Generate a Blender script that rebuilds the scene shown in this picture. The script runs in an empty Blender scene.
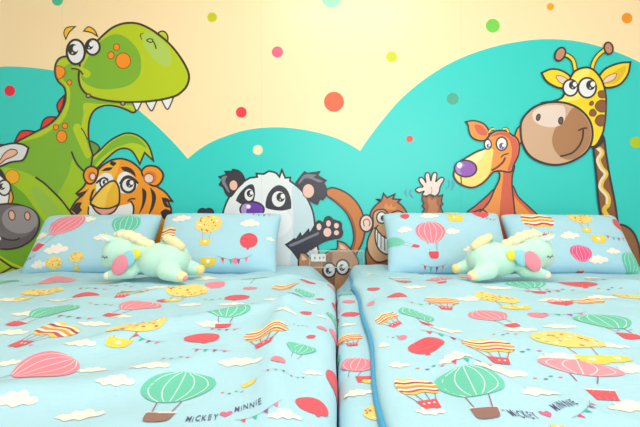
import bpy, bmesh, math, random
from mathutils import Vector, Matrix, noise
from mathutils.geometry import delaunay_2d_cdt
random.seed(4)
C = bpy.context.scene.collection

# ------------------------------------------------------------------ frame of the place
F = 400.0            # focal length in pixels at 640 wide
VX, VY = 335.0, 200.0
D = 2.32             # lens to the mural wall (wall at y = 0)
BED = 0.55           # top of the duvets
CZ = BED + 0.336     # lens height
S_W = D / F          # metres per pixel on the wall


def lin(c):
    c = c / 255.0
    return c / 12.92 if c <= 0.04045 else ((c + 0.055) / 1.055) ** 2.4


MATS = {}


def mat(kind, col, rough=0.6, spec=0.3, bump=None, sheen=0.0, alpha=None, trans=0.0):
    key = (kind, tuple(col))
    if key in MATS:
        return MATS[key]
    m = bpy.data.materials.new('%s_%d_%d_%d' % ((kind,) + tuple(int(v) for v in col)))
    m.use_nodes = True
    nt = m.node_tree
    b = nt.nodes['Principled BSDF']
    rgb = tuple(lin(v) for v in col)
    b.inputs['Roughness'].default_value = rough
    b.inputs['Specular IOR Level'].default_value = spec
    b.inputs['Sheen Weight'].default_value = sheen
    b.inputs['Sheen Roughness'].default_value = 0.6
    b.inputs['Transmission Weight'].default_value = trans
    if alpha is not None:
        b.inputs['Alpha'].default_value = alpha
    tc = nt.nodes.new('ShaderNodeTexCoord')
    # a faint procedural unevenness of the print or the cloth
    nz = nt.nodes.new('ShaderNodeTexNoise')
    nz.inputs['Scale'].default_value = 900.0 if kind == 'vinyl' else 320.0
    nz.inputs['Detail'].default_value = 2.0
    nt.links.new(tc.outputs['Object'], nz.inputs['Vector'])
    ramp = nt.nodes.new('ShaderNodeMixRGB')
    ramp.blend_type = 'MIX'
    ramp.inputs['Color1'].default_value = tuple(v * 0.97 for v in rgb) + (1,)
    ramp.inputs['Color2'].default_value = tuple(min(1.0, v * 1.03) for v in rgb) + (1,)
    nt.links.new(nz.outputs['Fac'], ramp.inputs['Fac'])
    nt.links.new(ramp.outputs['Color'], b.inputs['Base Color'])
    if bump:
        n2 = nt.nodes.new('ShaderNodeTexNoise')
        n2.inputs['Scale'].default_value = bump[0]
        n2.inputs['Detail'].default_value = 3.0
        nt.links.new(tc.outputs['Object'], n2.inputs['Vector'])
        bp = nt.nodes.new('ShaderNodeBump')
        bp.inputs['Strength'].default_value = bump[1]
        bp.inputs['Distance'].default_value = bump[2]
        nt.links.new(n2.outputs['Fac'], bp.inputs['Height'])
        nt.links.new(bp.outputs['Normal'], b.inputs['Normal'])
    MATS[key] = m
    return m


def vinyl(c): return mat('vinyl', c, 0.34, 0.5)
def cloth(c): return mat('cotton', c, 0.85, 0.15, bump=(60, 0.12, 0.01), sheen=0.1)
def plush(c): return mat('plush', c, 0.95, 0.1, bump=(420, 0.35, 0.004), sheen=0.35)
def paint(c): return mat('paint', c, 0.7, 0.25)


def mesh_obj(name, verts, faces, mats, idx=None, parent=None, smooth=False):
    me = bpy.data.meshes.new(name)
    me.from_pydata(verts, [], faces)
    for m in mats:
        me.materials.append(m)
    if idx:
        me.polygons.foreach_set('material_index', idx)
    me.polygons.foreach_set('use_smooth', [smooth] * len(me.polygons))
    me.update()
    o = bpy.data.objects.new(name, me)
    C.objects.link(o)
    if parent:
        o.parent = parent
    return o


def thing(name, label, cat, loc=(0, 0, 0), rz=0.0, group=None):
    o = bpy.data.objects.new(name, None)
    C.objects.link(o)
    o.location = loc
    o.rotation_euler = (0, 0, rz)
    o.empty_display_size = 0.05
    tag(o, label, cat, group)
    return o


def tag(o, label, cat, group=None):
    o['label'] = label
    o['category'] = cat
    if group:
        o['group'] = group
    return o


def struct(o):
    o['kind'] = 'structure'
    return o


def box(x0, x1, y0, y1, z0, z1, name, m, parent=None, bev=0.0):
    bm = bmesh.new()
    bmesh.ops.create_cube(bm, size=1)
    for v in bm.verts:
        v.co = Vector(((x0 + x1) / 2 + v.co.x * (x1 - x0), (y0 + y1) / 2 + v.co.y * (y1 - y0), (z0 + z1) / 2 + v.co.z * (z1 - z0)))
    if bev:
        bmesh.ops.bevel(bm, geom=bm.edges[:], offset=bev, segments=4, affect='EDGES', profile=0.5)
    me = bpy.data.meshes.new(name)
    bm.to_mesh(me)
    bm.free()
    me.materials.append(m)
    o = bpy.data.objects.new(name, me)
    C.objects.link(o)
    if parent:
        o.parent = parent
    return o


# ------------------------------------------------------------------ drawing with curves
def spline(pts, closed=True, n=6):
    """Catmull-Rom through pts; a third element marks a sharp corner."""
    P = [Vector((p[0], p[1])) for p in pts]
    K = [len(p) > 2 for p in pts]
    N = len(P)
    out = []
    rng = range(N) if closed else range(N - 1)
    for i in rng:
        a, b = P[i], P[(i + 1) % N]
        if K[i] or (not closed and i == 0):
            p0 = a * 2 - b
            p0 = a - (b - a) * 0.6
        else:
            p0 = P[(i - 1) % N]
        j = (i + 1) % N
        if K[j] or (not closed and i == N - 2):
            p3 = b + (b - a) * 0.6
        else:
            p3 = P[(i + 2) % N]
        # tangents limited by the segment length (keeps tight corners from looping)
        L = (b - a).length
        t0 = (b - p0) * 0.5
        t1 = (p3 - a) * 0.5
        if t0.length > L * 1.1: t0 = t0.normalized() * L * 1.1
        if t1.length > L * 1.1: t1 = t1.normalized() * L * 1.1
        for k in range(n):
            t = k / n
            h = (2 * t**3 - 3 * t**2 + 1, t**3 - 2 * t**2 + t, -2 * t**3 + 3 * t**2, t**3 - t**2)
            out.append(a * h[0] + t0 * h[1] + b * h[2] + t1 * h[3])
    if not closed:
        out.append(P[-1])
    return out


def ell(cx, cy, rx, ry=None, rot=0.0, n=28):
    ry = rx if ry is None else ry
    c, s = math.cos(math.radians(rot)), math.sin(math.radians(rot))
    return [Vector((cx + rx * math.cos(a) * c - ry * math.sin(a) * s, cy + rx * math.cos(a) * s + ry * math.sin(a) * c))
            for a in [2 * math.pi * i / n for i in range(n)]]


def ribbon(pl, w, closed, taper=False):
    """a strip of quads along a polyline with mitred joints; returns verts, faces in 2D"""
    q = []
    for p in pl:
        if not q or (p - q[-1]).length > 1e-5:
            q.append(p)
    if closed and len(q) > 2 and (q[0] - q[-1]).length < 1e-5:
        q.pop()
    n = len(q)
    V, Fc = [], []
    for i, p in enumerate(q):
        a = q[(i - 1) % n] if (closed or i > 0) else None
        b = q[(i + 1) % n] if (closed or i < n - 1) else None
        d0 = (p - a).normalized() if a is not None else None
        d1 = (b - p).normalized() if b is not None else None
        if d0 is None: d0 = d1
        if d1 is None: d1 = d0
        n0, n1 = Vector((-d0.y, d0.x)), Vector((-d1.y, d1.x))
        m = n0 + n1
        m = m.normalized() if m.length > 1e-4 else n0
        k = min(2.4, 1.0 / max(.05, m.dot(n0)))
        r = w / 2
        if taper:
            r *= .25 + .75 * math.sin(math.pi * i / max(1, n - 1))
        V += [p + m * r * k, p - m * r * k]
    for i in range(n if closed else n - 1):
        j = (i + 1) % n
        Fc.append((2 * i, 2 * i + 1, 2 * j + 1, 2 * j))
    return V, Fc


def cdt(poly, step=None):
    pts = [Vector(p[:2]) for p in poly]
    n = len(pts)
    allp = list(pts)
    if step:
        xs = [p.x for p in pts]
        ys = [p.y for p in pts]
        x = min(xs) + step / 2
        k = 0
        while x < max(xs):
            y = min(ys) + step / 2 + (step / 2 if k % 2 else 0)
            while y < max(ys):
                allp.append(Vector((x, y)))
                y += step
            x += step
            k += 1
    try:
        vs, es, fs, *_ = delaunay_2d_cdt(allp, [], [list(range(n))], 1, 1e-7)
    except Exception:
        return pts, [tuple(range(n))]
    return vs, fs


# ------------------------------------------------------------------ the mural on the wall
LAYER = [0]
DK = (52, 46, 48)


def wall_pt(p, y):
    return ((p.x - VX) * S_W, y, CZ + (VY - p.y) * S_W)


class Flat:
    """One printed shape group of the mural, laid flat on the wall."""
    def __init__(self):
        self.V, self.F, self.I, self.M = [], [], [], []

    def _add(self, V2, Fc, col):
        LAYER[0] += 1
        y = -0.004 - LAYER[0] * 0.00002
        m = vinyl(col)
        if m not in self.M:
            self.M.append(m)
        k = self.M.index(m)
        s = len(self.V)
        self.V += [wall_pt(p, y) for p in V2]
        for f in Fc:
            self.F.append(tuple(s + i for i in f))
            self.I.append(k)

    def fill(self, pts, col, raw=False):
        pl = pts if raw else spline(pts)
        self._add(*cdt(pl), col)
        return self

    def line(self, pts, w=1.6, col=DK, closed=False, raw=False, taper=False):
        pl = pts if raw else spline(pts, closed)
        self._add(*ribbon(pl, w, closed, taper), col)
        return self

    def shape(self, pts, col, w=1.8, dk=DK, raw=False):
        self.fill(pts, col, raw)
        self.line(pts, w, dk, True, raw)
        return self

    def disc(self, cx, cy, rx, ry=None, col=(255, 255, 255), w=0, rot=0, dk=DK):
        e = ell(cx, cy, rx, ry, rot)
        self.fill(e, col, True)
        if w:
            self.line(e, w, dk, True, True)
        return self

    def build(self, name, parent, label=None):
        o = mesh_obj(name, self.V, self.F, self.M, self.I, parent)
        if label:
            o['label'] = label
        return o


def eye(parent, cx, cy, rx, ry, pdx, pdy, pr, w=1.8, white=(236, 236, 238), pcol=(50, 44, 48), rot=0, hl=True):
    f = Flat()
    f.disc(cx, cy, rx, ry, white, w, rot)
    f.disc(cx + pdx, cy + pdy, pr, pr * 1.1, pcol)
    if hl:
        f.disc(cx + pdx + pr * 0.5, cy + pdy - pr * 0.22, pr * 0.52, pr * 0.6, (240, 240, 242))
        f.disc(cx + pdx - pr * 0.1, cy + pdy + pr * 0.62, pr * 0.16, pr * 0.18, (215, 215, 220))
    return f.build('eye', parent)


mural = thing('wall_mural', 'animal mural with teal hills and coloured dots covering the cream bedroom wall', 'mural', (0, 0, 0))
CREAM = (255, 226, 180)
TEAL = (46, 208, 200)
XL, XR, YB, YT = -80, 745, 345, -108

f = Flat()
f.fill([(XL, YT), (XR, YT), (XR, YB), (XL, YB)][::-1], CREAM, True) if False else f._add([Vector(p) for p in ((XL, YT), (XR, YT), (XR, YB), (XL, YB))], [(0, 1, 2, 3)], CREAM)
f.build('background', mural, 'plain cream background')
base_y = 345


def hill(pts):
    f = Flat()
    pl = spline(pts, False, 8)
    pl = pl + [Vector((pl[-1].x, base_y)), Vector((pl[0].x, base_y))]
    f.fill(pl, TEAL, True)
    f.build('hill', mural, 'teal rounded hill')


hill([(XL, 84), (-40, 73), (0, 67), (33, 68), (65, 73), (95, 83), (122, 97), (141, 112), (158, 127), (174, 143), (188, 159), (200, 176), (214, 200), (226, 235)])
hill([(150, 215), (168, 182), (188, 159), (205, 146), (224, 137), (250, 129.5), (280, 127.5), (310, 131), (338, 139), (360, 151), (380, 167), (398, 190), (415, 230)])
hill([(318, 250), (330, 210), (345, 176), (360, 151), (371, 135), (385, 117), (402, 98), (425, 79), (455, 61), (490, 48), (525, 41), (553, 39.5), (582, 42.5), (612, 51), (640, 63), (680, 88), (715, 122), (XR, 165)])

for x, y, r, c in [(58, 0.5, 5.5, (70, 190, 150)), (10.3, 91, 5.4, (238, 20, 55)), (212.3, 17.5, 4.8, (200, 200, 20)), (277.5, 52.3, 5.6, (238, 98, 130)),
                   (331.5, -1.5, 9.8, (150, 218, 188)), (391.5, 57, 5.5, (208, 212, 20)), (334, 102, 10, (255, 98, 55)), (241.5, 112.5, 5.4, (252, 55, 75)),
                   (492.5, 26, 6.9, (118, 210, 78)), (550, 7, 3.6, (250, 168, 20)), (626.5, 18.5, 5.3, (242, 150, 20)), (452.5, 99, 5.9, (70, 170, 142)),
                   (409.5, 139, 3.4, (250, 75, 62)), (635, 142.5, 5.6, (180, 200, 20)), (258, 150, 5, (240, 232, 190))]:
    Flat().disc(x, y, r, None, c).build('dot', mural, None)

# ---- green dinosaur
LIME, GRN, ORG, RED = (184, 204, 22), (126, 180, 44), (250, 146, 22), (226, 60, 44)
DD = (66, 52, 40)
a = Flat()
# far arm behind
a.shape([(90, 142), (96, 143.5), (100, 148), (96, 154), (93, 156)], (104, 150, 64), 1.6)
# arm with the hand
a.shape([(84, 172), (92, 158), (101, 149.7), (109, 142), (117.5, 136.6), (127, 133.3), (137, 135), (145.4, 141), (150.5, 149), (153.8, 161, 1), (145, 152.7, 1), (140.2, 164, 1), (133, 152), (126, 148.5), (118, 150), (109, 157), (98, 168), (90, 180)], LIME, 1.8)
a.fill([(103, 151), (110, 144), (118, 138.5), (127, 135.3), (136, 137), (142, 141), (147, 148), (141, 145), (133, 143), (124, 145), (114, 149), (100, 160), (90, 172), (88, 168)], GRN)
# body and neck
body = [(66, 56.7), (59, 59.5), (55.8, 66), (55.6, 74), (58.5, 81.5), (65, 88.5), (66, 99), (63, 108.6), (57, 118), (47.5, 126), (34, 133), (16.4, 142.5), (-8, 154), (-40, 170), (-70, 200), (-70, 300), (60, 300), (90, 260), (96, 210), (90, 180), (93, 156), (90.5, 146), (89, 136.6), (89, 127.5), (90.5, 118.5), (94.6, 111), (101, 107), (109, 105.4), (119, 107), (127, 110), (133, 112.8), (136.5, 110.5), (133, 101), (110, 90), (84, 60)]
a.shape(body, GRN, 1.9)
a.fill([(66, 58.5), (60, 61), (57.4, 66.5), (57.5, 73.5), (60, 80.5), (66.4, 87.5), (67.5, 99), (64.5, 109), (58.5, 119), (48.5, 127.4), (35, 134.5), (20, 142), (30, 140), (40, 137), (52, 130), (63, 121), (68, 112), (70.5, 101), (70, 88), (64, 80), (63, 72), (66, 66), (74, 62)], LIME)
a.fill([(84.5, 103.5), (98, 104), (112, 104), (124, 105), (133, 106), (134.5, 111), (128, 109), (119, 106), (109, 104.6), (101, 106), (94, 110), (89.6, 118), (88, 128), (88, 137), (87, 140), (82, 128), (84, 114)], LIME)
a.fill([(76, 124), (80, 124.5), (83.5, 131), (86.5, 140), (89.5, 148), (92, 155), (87, 158), (82, 149), (77, 138), (73.5, 129)], LIME)
a.fill([(72.8, 160), (77, 166), (83, 171.5), (96, 182), (96, 230), (76, 222), (66, 206), (58.5, 196), (63, 186), (69, 174)], (160, 198, 26))
# thigh
a.fill([(-20, 166), (0, 166.5), (16, 169.3), (29.5, 174), (40, 180.5), (52, 191), (63, 202), (74, 217), (78, 240), (70, 275), (30, 280), (-20, 280)], (164, 202, 26))
a.fill([(-20, 176), (4, 178), (14, 185), (25, 194), (34, 206), (46, 224), (54, 240), (50, 262), (26, 268), (0, 256), (-20, 240)], (112, 172, 30))
a.fill([(33, 186.5), (38.5, 187), (48, 195), (57, 206), (65, 220), (56, 228), (48, 216), (39, 205), (33, 195)], (152, 196, 70))
a.line([(36, 177.2), (45, 183.5), (54, 192), (61.5, 199.7), (68, 208), (75, 218)], 1.9, taper=False)
a.line([(72, 151.5), (74, 157), (77, 163), (80.5, 167.5), (84.5, 171.5)], 1.8)
a.line([(81.6, 128), (85, 133), (88, 140)], 1.2)
# lower leg and foot
a.line([(-10, 250), (0, 256), (11, 262.5), (24, 268)], 1.6, (190, 210, 20))
a.line([(-10, 253), (0, 258.5), (12, 266.5), (22, 270)], 1.9)
a.line([(-10, 279), (0, 274), (12.8, 267.3)], 1.9)
dino = a.build('dinosaur', mural, 'green long-jawed dinosaur')
# spikes along the neck
for pts in ([(65.5, 95, 1), (60.5, 100), (57.6, 105.5), (59.6, 113.5, 1), (63, 106)], [(57.5, 117.5, 1), (52, 117), (47, 118), (43.4, 121.7), (41, 129.5, 1), (49, 125)],
            [(36, 132, 1), (27, 130.7), (20.5, 132.4), (15, 142.5, 1), (26, 137.5)], [(8, 145.5, 1), (0, 145), (-8, 149), (-12, 156, 1)]):
    Flat().shape(pts, RED, 1.7).build('spike', dino, 'red back spike')
h = Flat()
h.shape([(158.4, 34.5), (160.5, 32), (164.3, 31.8), (167.5, 35), (168.2, 40), (166, 44), (159, 40)], (186, 205, 40), 1.5, DD)
head = [(80, 69.5), (82, 58), (90, 49), (98.5, 40.5), (110, 30), (119, 25.3), (128.5, 23.3), (139.5, 24.3), (151, 29.5), (159.5, 35.4), (167.6, 42), (175.8, 51), (183.8, 62.5), (188.4, 72), (189.3, 79), (186.8, 86.5), (182, 92), (176, 96), (164, 99.3), (147.5, 101.6), (128, 102.4), (112, 101.4), (98, 98.9), (88, 94.8), (82, 88.5), (79.4, 80)]
h.shape(head, LIME, 2.2, DD)
h.fill([(82, 71), (88, 58), (100, 42.5), (108, 37), (115, 34.6), (123, 36), (131, 41.5), (138, 50), (141.3, 60), (141, 72), (136.5, 80), (128, 86), (115, 89), (100, 89), (89, 85.5), (82, 79)], GRN)
h.fill(ell(157.5, 49.5, 20.5, 9.5, 52), (176, 206, 92), True)
h.line([(148, 41.6), (147.2, 40.6), (149, 39.3), (152, 39.4), (153.2, 41), (151.2, 42.8), (148, 41.6)], 1.2, DD)
h.line([(153, 41), (155.2, 44.5), (156.6, 49.3)], 1.3, DD)
h.line([(144.4, 33.2), (141.4, 34.6), (141.1, 37), (142.5, 40.8)], 1.1, DD, taper=True)
h.fill([(72, 67), (80, 67), (88, 70), (91.5, 74), (88, 78), (84, 77), (79, 71)], LIME)
h.line([(71.8, 69), (76, 69), (80, 70.6), (83.8, 75)], 1.7, DD)
h.line([(79.6, 71), (79, 76), (79.6, 81)], 1.9, DD)
h.build('head', dino, 'big lime green head')
for x, y, r, ry in [(117, 47.4, 3.1, 3.3), (111.5, 55.6, 3.2, 3.6), (123.6, 61, 7.4, 7.8), (70, 82.7, 2.4, 2.6), (56.6, 127.5, 2.7, 2.8), (65.6, 126, 2.9, 2.8), (62.3, 136.6, 5.2, 6)]:
    Flat().disc(x, y, r, ry, ORG, 0.9, 0, (150, 84, 20)).build('spot', dino, 'round orange spot')
Flat().shape([(57.3, 66.5), (61, 66.5), (65, 69), (65.6, 73.5), (63, 77.5), (58.8, 79.5), (56.8, 75), (56.4, 70)], ORG, 0.9, (150, 84, 20)).build('spot', dino, 'orange spot')
Flat().disc(13, 176.8, 7, 7, (250, 182, 30), 0.9, 0, (190, 140, 20)).build('spot', dino, 'yellow spot')
for t in ([(133, 102.6, 1), (137.2, 110.8), (142.2, 102.3, 1)], [(146, 102.4, 1), (152, 111), (157.2, 101, 1)], [(162, 100.4, 1), (168, 109.5), (174, 97.4, 1)]):
    Flat().shape(t, (236, 236, 240), 1.3, DD).build('tooth', dino, 'white pointed tooth')
for x, y, r in ((89, 96, 1.9), (123.3, 103.6, 1.9)):
    Flat().disc(x, y, r * 1.15, r, (170, 150, 150), 1.2, 0, DD).build('tooth', dino, None)
eye(dino, 93.3, 47.4, 7, 7.8, -3.4, -2, 4.2, 2.2)
eye(dino, 76.4, 52.3, 9, 12.2, -2.8, -2.3, 5.2, 2.3)
for b in ([(66.4, 39.5, 1), (64.6, 33), (67.6, 28), (76, 27, 1), (70, 32.5)], [(84.3, 31.4, 1), (89, 27.2), (95, 30.5), (98.2, 36.8, 1), (92, 33)]):
    Flat().shape(b, (246, 190, 26), 1.1, DD).build('eyebrow', dino, 'yellow eyebrow')

# ---- grey donkey-like animal at the edge
a = Flat()
a.fill([(-30, 165), (-4, 168), (4, 175), (8.5, 182), (11, 195), (10, 206), (-30, 212)], (242, 242, 244))
a.fill([(-30, 160), (-6, 164), (2, 169.5), (7, 178), (9, 186, 1), (3, 178), (-4, 174), (-30, 176)], DK)
a.shape([(8, 180.5, 1), (11, 187), (14, 197), (12, 204), (8.5, 205, 1), (10, 195)], (245, 165, 60), 1.2)
don = a.build('donkey', mural, 'grey and white donkey')
e = Flat()
e.shape([(-8, 152), (0, 147), (6, 144.8), (14.8, 143.4), (24, 144.8), (29.3, 148, 1), (26.5, 156), (22.5, 160.6), (11.5, 162.3), (0, 167), (-8, 170)], (226, 227, 230), 1.9)
e.shape([(-4, 165), (1, 160), (5.2, 153.6), (11, 149.6), (16.5, 150), (18, 153.5), (13, 157), (6.5, 159.6), (1, 164)], (244, 186, 160), 1.1, (110, 70, 60))
e.build('ear', don, 'white ear with pink inside')
eye(don, 5.2, 187.7, 6.2, 7.6, -2.2, -1, 3, 1.7)
m = Flat()
muz = [(-30, 212), (0, 204.8), (11.5, 203.8), (23, 205.7), (33.5, 210), (39.6, 218), (39.3, 228), (33.5, 238.5), (23, 245.8), (11.5, 248.8), (0, 248.3), (-30, 240)]
m.shape(muz, (116, 108, 114), 2.0)
m.fill(ell(20.8, 219.6, 18, 13.8, 6), (154, 148, 155), True)
m.fill([(-6, 232), (6, 239), (16, 240.2), (22, 238), (30, 234), (36, 227), (35.5, 233), (30, 240), (22, 244.6), (11, 247.4), (-6, 247)], (96, 88, 96))
m.line([(-8, 231), (0, 236), (6.5, 239), (15, 240), (21, 238)], 1.7)
m.disc(12.7, 215.2, 3.2, 4.9, (236, 182, 160), 1.1, -12, (90, 60, 56))
m.disc(28.2, 216, 2.7, 4.2, (236, 182, 160), 1.1, -8, (90, 60, 56))
m.fill([(-4, 237), (1, 236.6), (2, 239), (-1, 241), (-4, 241)], (240, 240, 238))
m.build('muzzle', don, 'big grey muzzle')

# ---- tiger
TO, TY = (246, 152, 30), (250, 180, 48)
a = Flat()
a.shape([(100.6, 168), (106, 163.5), (113, 160), (122, 158.8), (131, 161.5), (138.5, 167), (144, 174), (151, 183), (158, 187), (166, 192.5), (172.8, 201.2, 1), (168, 200.5, 1), (171.5, 208, 1), (172, 222), (172, 250), (74, 250), (70, 222), (75.5, 215.5, 1), (70.5, 211, 1), (76, 202), (81, 197, 1), (77, 193.5, 1), (84, 187), (88, 181), (94, 176)], TO, 1.9)
a.fill([(96, 175), (106, 166), (113, 162), (120, 161), (118, 172), (112, 182), (98, 196), (92, 208), (90, 240), (78, 240), (79, 220), (81, 212), (79, 207), (84, 198), (82, 193), (88, 186)], TY)
# black side markings
for p in ([(78, 193.5, 1), (86.5, 190.5), (90, 188, 1), (84, 196), (79.5, 199, 1), (80.5, 196)], [(72, 210.5, 1), (77, 203), (83, 202.5, 1), (81, 207), (83, 210, 1), (77, 216, 1), (75.5, 213)],
          [(90, 199, 1), (92.5, 191), (96, 188, 1), (93, 196), (91, 204, 1)], [(162, 197.5, 1), (167, 198), (172.8, 201.5, 1), (167, 202), (171, 208, 1), (165, 206)],
          [(161, 212, 1), (166, 209), (171.5, 211, 1), (171.5, 219), (164, 219)],
          [(142.5, 187.5, 1), (146.6, 191.5), (146.6, 199), (143.5, 208), (138.5, 216, 1), (142, 206), (143, 198)], [(150.5, 187, 1), (155.6, 193), (156.4, 200), (153.5, 209), (148, 217, 1), (151.5, 206), (152.4, 197)],
          [(112, 161, 1), (117, 163), (114, 166.5, 1), (110.5, 164)], [(101.5, 171.2, 1), (107, 167.8), (114, 167.4, 1), (110, 170.6)], [(121.4, 167, 1), (128, 167), (134, 170.6), (137, 177.5, 1), (131, 173), (124, 170.8)]):
    a.fill(p, (46, 40, 42))
# white face
a.fill([(97, 183), (99.7, 176.5), (106, 173), (112.3, 175), (113.4, 181.5), (106, 190), (98, 194)], (238, 238, 238))
a.fill([(117.5, 182.4), (119.5, 175), (126, 171.8), (133, 176), (138.5, 183), (134, 191), (124, 193.5), (118.5, 190)], (240, 240, 240))
a.fill([(89.5, 206), (96, 207), (110, 210), (120, 206), (128, 204), (133.3, 203), (134.4, 212), (133, 225), (110, 236), (91, 228)], (242, 242, 242))
tig = a.build('tiger', mural, 'orange tiger face')
e = Flat()
e.shape([(142.3, 173), (145.5, 167.2), (152, 165.8), (159, 168), (163.6, 174.5), (161.6, 181.8), (156.5, 186), (150, 184)], TO, 1.9)
e.disc(150.5, 177.5, 6.6, 6.4, (222, 120, 40))
e.disc(149.4, 178.4, 4.8, 4.6, (246, 208, 196), 0.9, 0, (120, 60, 40))
e.build('ear', tig, 'round ear with pink inside')
e = Flat()
e.shape([(97.5, 177), (98.8, 171), (95.5, 167.3), (90.5, 166.6), (85.8, 170), (84.3, 176), (86.5, 181.5), (90.5, 184), (95, 182)], TO, 1.9)
e.disc(92.6, 176.2, 4.2, 4.8, (222, 120, 40))
e.disc(93.4, 176.7, 2.9, 3.5, (246, 208, 196), 0.9, 0, (120, 60, 40))
e.build('ear', tig, 'round ear with pink inside')
f = Flat()
f.line([(97, 183.4), (100, 180.5), (104.6, 178), (109, 180)], 2.0)
f.build('eyelid', tig)
f = Flat()
f.line([(120.5, 184), (124, 178.5), (129, 176.3), (134.5, 179), (138.8, 183.6)], 2.2)
f.build('eyelid', tig)
eye(tig, 104.6, 182.8, 3.9, 4.8, 1.0, -0.5, 2.3, 1.7)
eye(tig, 128.8, 185, 7, 7.4, 1.6, -1.5, 3.8, 2.4)
n = Flat()
n.shape([(91.6, 204.5), (93.4, 198.6), (102.4, 188), (110.5, 181.7), (116, 181.5), (119.6, 188), (120.2, 197), (118.8, 204.5), (109.6, 208.8), (100, 208.5)], (240, 186, 42), 1.8)
n.fill([(92.8, 204), (94.6, 199), (103, 189.3), (110.5, 183.3), (114, 183), (108, 194), (105, 208), (99, 207.5)], (250, 206, 78))
n.shape([(92, 204, 1), (98.8, 207.7), (109.6, 208.3), (119.3, 204.6, 1), (114, 212), (104.5, 215.2), (97, 211.5)], (240, 168, 150), 1.7)
n.build('nose', tig, 'yellow nose bridge with pink nose')
s = Flat()
s.line([(128.3, 201.6), (131, 199), (136, 198.8)], 1.5)
s.line([(131, 200.5), (134, 206), (134, 213), (132.5, 220)], 1.8)
s.build('mouth', tig)
for p in ([(89.5, 206.5), (89, 213), (91, 220)], [(102.2, 215), (102.2, 220)]):
    s = Flat()
    s.line(p, 1.5)
    s.build('muzzle_line', tig)

# ---- panda
PB, PW = (52, 50, 62), (232, 235, 238)
a = Flat()
a.shape([(222.6, 216), (226.4, 203.4), (233, 192), (241, 183.8), (250, 178, 1), (257.5, 177, 1), (256.7, 173.6, 1), (264, 174.2, 1), (269, 171.2, 1), (275.6, 172.8), (279.7, 177, 1), (282, 170, 1), (285.4, 178, 1), (290.5, 177.6, 1), (290, 181, 1), (297, 186.2), (303.5, 193), (309.3, 202.6), (313.4, 214), (315, 230), (314, 290), (222, 290), (219, 235)], PW, 1.8)
a.fill([(293, 185), (302, 194), (308, 203), (312, 214), (313.6, 230), (313, 290), (285, 290), (290, 262), (293, 235), (293.5, 215), (292, 200)], (203, 224, 230))
a.fill(ell(262, 222, 30, 19), (244, 245, 247), True)
a.fill([(236, 200.5, 1), (240, 193), (247.7, 185.6), (253.5, 185), (255.3, 194.4), (252.6, 203.4), (247, 203.5), (242, 204.3)], PB)
a.fill([(265.8, 206.7), (267.4, 196), (273, 188), (279.7, 185.2), (287, 189.5), (291, 199.3), (291.4, 208.6, 1), (282, 210.6), (271, 209.4)], PB)
pan = a.build('panda', mural, 'white and black panda')
e = Flat()
e.shape([(244.6, 181), (242.8, 174.8), (238.7, 170.9), (233.2, 169.6, 1), (234, 171.6, 1), (225.6, 171.6, 1), (227.2, 174.6, 1), (219.6, 177, 1), (222.8, 179.6, 1), (219.8, 184.8, 1), (224, 187.6), (226.4, 193.6), (231, 196.5), (238, 188)], PB, 1.6)
e.fill([(222, 177.5), (227.5, 176), (225.5, 181), (228, 187), (230, 192.5), (227.5, 191), (224.5, 186), (222.8, 184)], (130, 128, 140))
e.disc(233.8, 185.4, 4.3, 5.3, (240, 190, 172), 0.8)
e.build('ear', pan, 'black ear with pink inside')
e = Flat()
e.shape([(296, 185), (298.7, 179.5), (304.6, 172, 1), (307.5, 173.6, 1), (319.4, 172, 1), (317.5, 175.6, 1), (326, 180.6, 1), (323.4, 183, 1), (326.8, 189.5), (326, 196, 1), (323, 199.5, 1), (319.6, 199, 1), (317.5, 204.2, 1), (313.4, 202.6), (309, 199), (303, 191)], PB, 1.6)
e.fill([(298.5, 184), (300, 180), (305, 174.5), (312, 174.4), (316.5, 175), (314, 177.5), (322.5, 181), (319, 182.4), (311, 179), (305, 178.5), (301.5, 182)], (120, 118, 132))
e.disc(308.5, 191, 6, 7.2, (240, 194, 178), 0.8)
e.build('ear', pan, 'black ear with pink inside')
eye(pan, 249.3, 194.8, 4.9, 6.4, 0.9, -1.2, 3.2, 0.8)
eye(pan, 278.8, 199, 7.1, 8.2, 2, -1.8, 4.2, 0.8)
n = Flat()
n.disc(252.3, 209.5, 12, 7.8, (112, 54, 172), 1.7)
n.fill(ell(246.5, 209.5, 5.2, 6, 10), (182, 150, 216), True)
n.fill(ell(254, 211.5, 7.5, 5, 0), (112, 54, 172), True)
n.disc(248.8, 206.6, 2.2, 2, (248, 244, 250))
n.build('nose', pan, 'shiny purple nose')
p = Flat()
p.shape([(286, 244.4, 1), (290, 242), (294.6, 238.7, 1), (296, 240, 1), (300.4, 233.4, 1), (302, 237, 1), (308.6, 229.6, 1), (309.6, 234, 1), (314.4, 226, 1), (316, 229, 1), (315.8, 223.6), (319, 220.8), (323.4, 222.6), (325.6, 217.8), (329.6, 216.8), (333, 219.6), (336.5, 220.8), (341, 223), (341.4, 228.4), (342.6, 233), (340, 237.4), (335, 238.4), (328, 240), (320.8, 243), (311, 249.4), (303, 255), (299, 260, 1), (293, 251.5)], PB, 1.6)
p.fill([(289, 244.6), (300, 240), (310, 235.6), (318.5, 232), (318.5, 234.4), (309, 238.6), (300, 243), (291, 246.6)], (126, 124, 138))
for x, y, rx, ry in ((327.4, 232.2, 4.3, 4.8), (319, 226.7, 2.8, 3.7), (328.5, 223.4, 2.7, 3.5), (336.4, 225.6, 2.8, 3.1), (336.4, 232.6, 2.9, 2.8)):
    p.disc(x, y, rx, ry, (243, 200, 190), 0.7)
p.build('paw', pan, 'raised black paw with pink pads')
p = Flat()
for x in (203, 209.5):
    p.disc(x, 212.5, 4.4, 4, PB, 1.4)
p.disc(206, 218, 9, 6, PB)
p.build('paw', pan, 'black paw')

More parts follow.
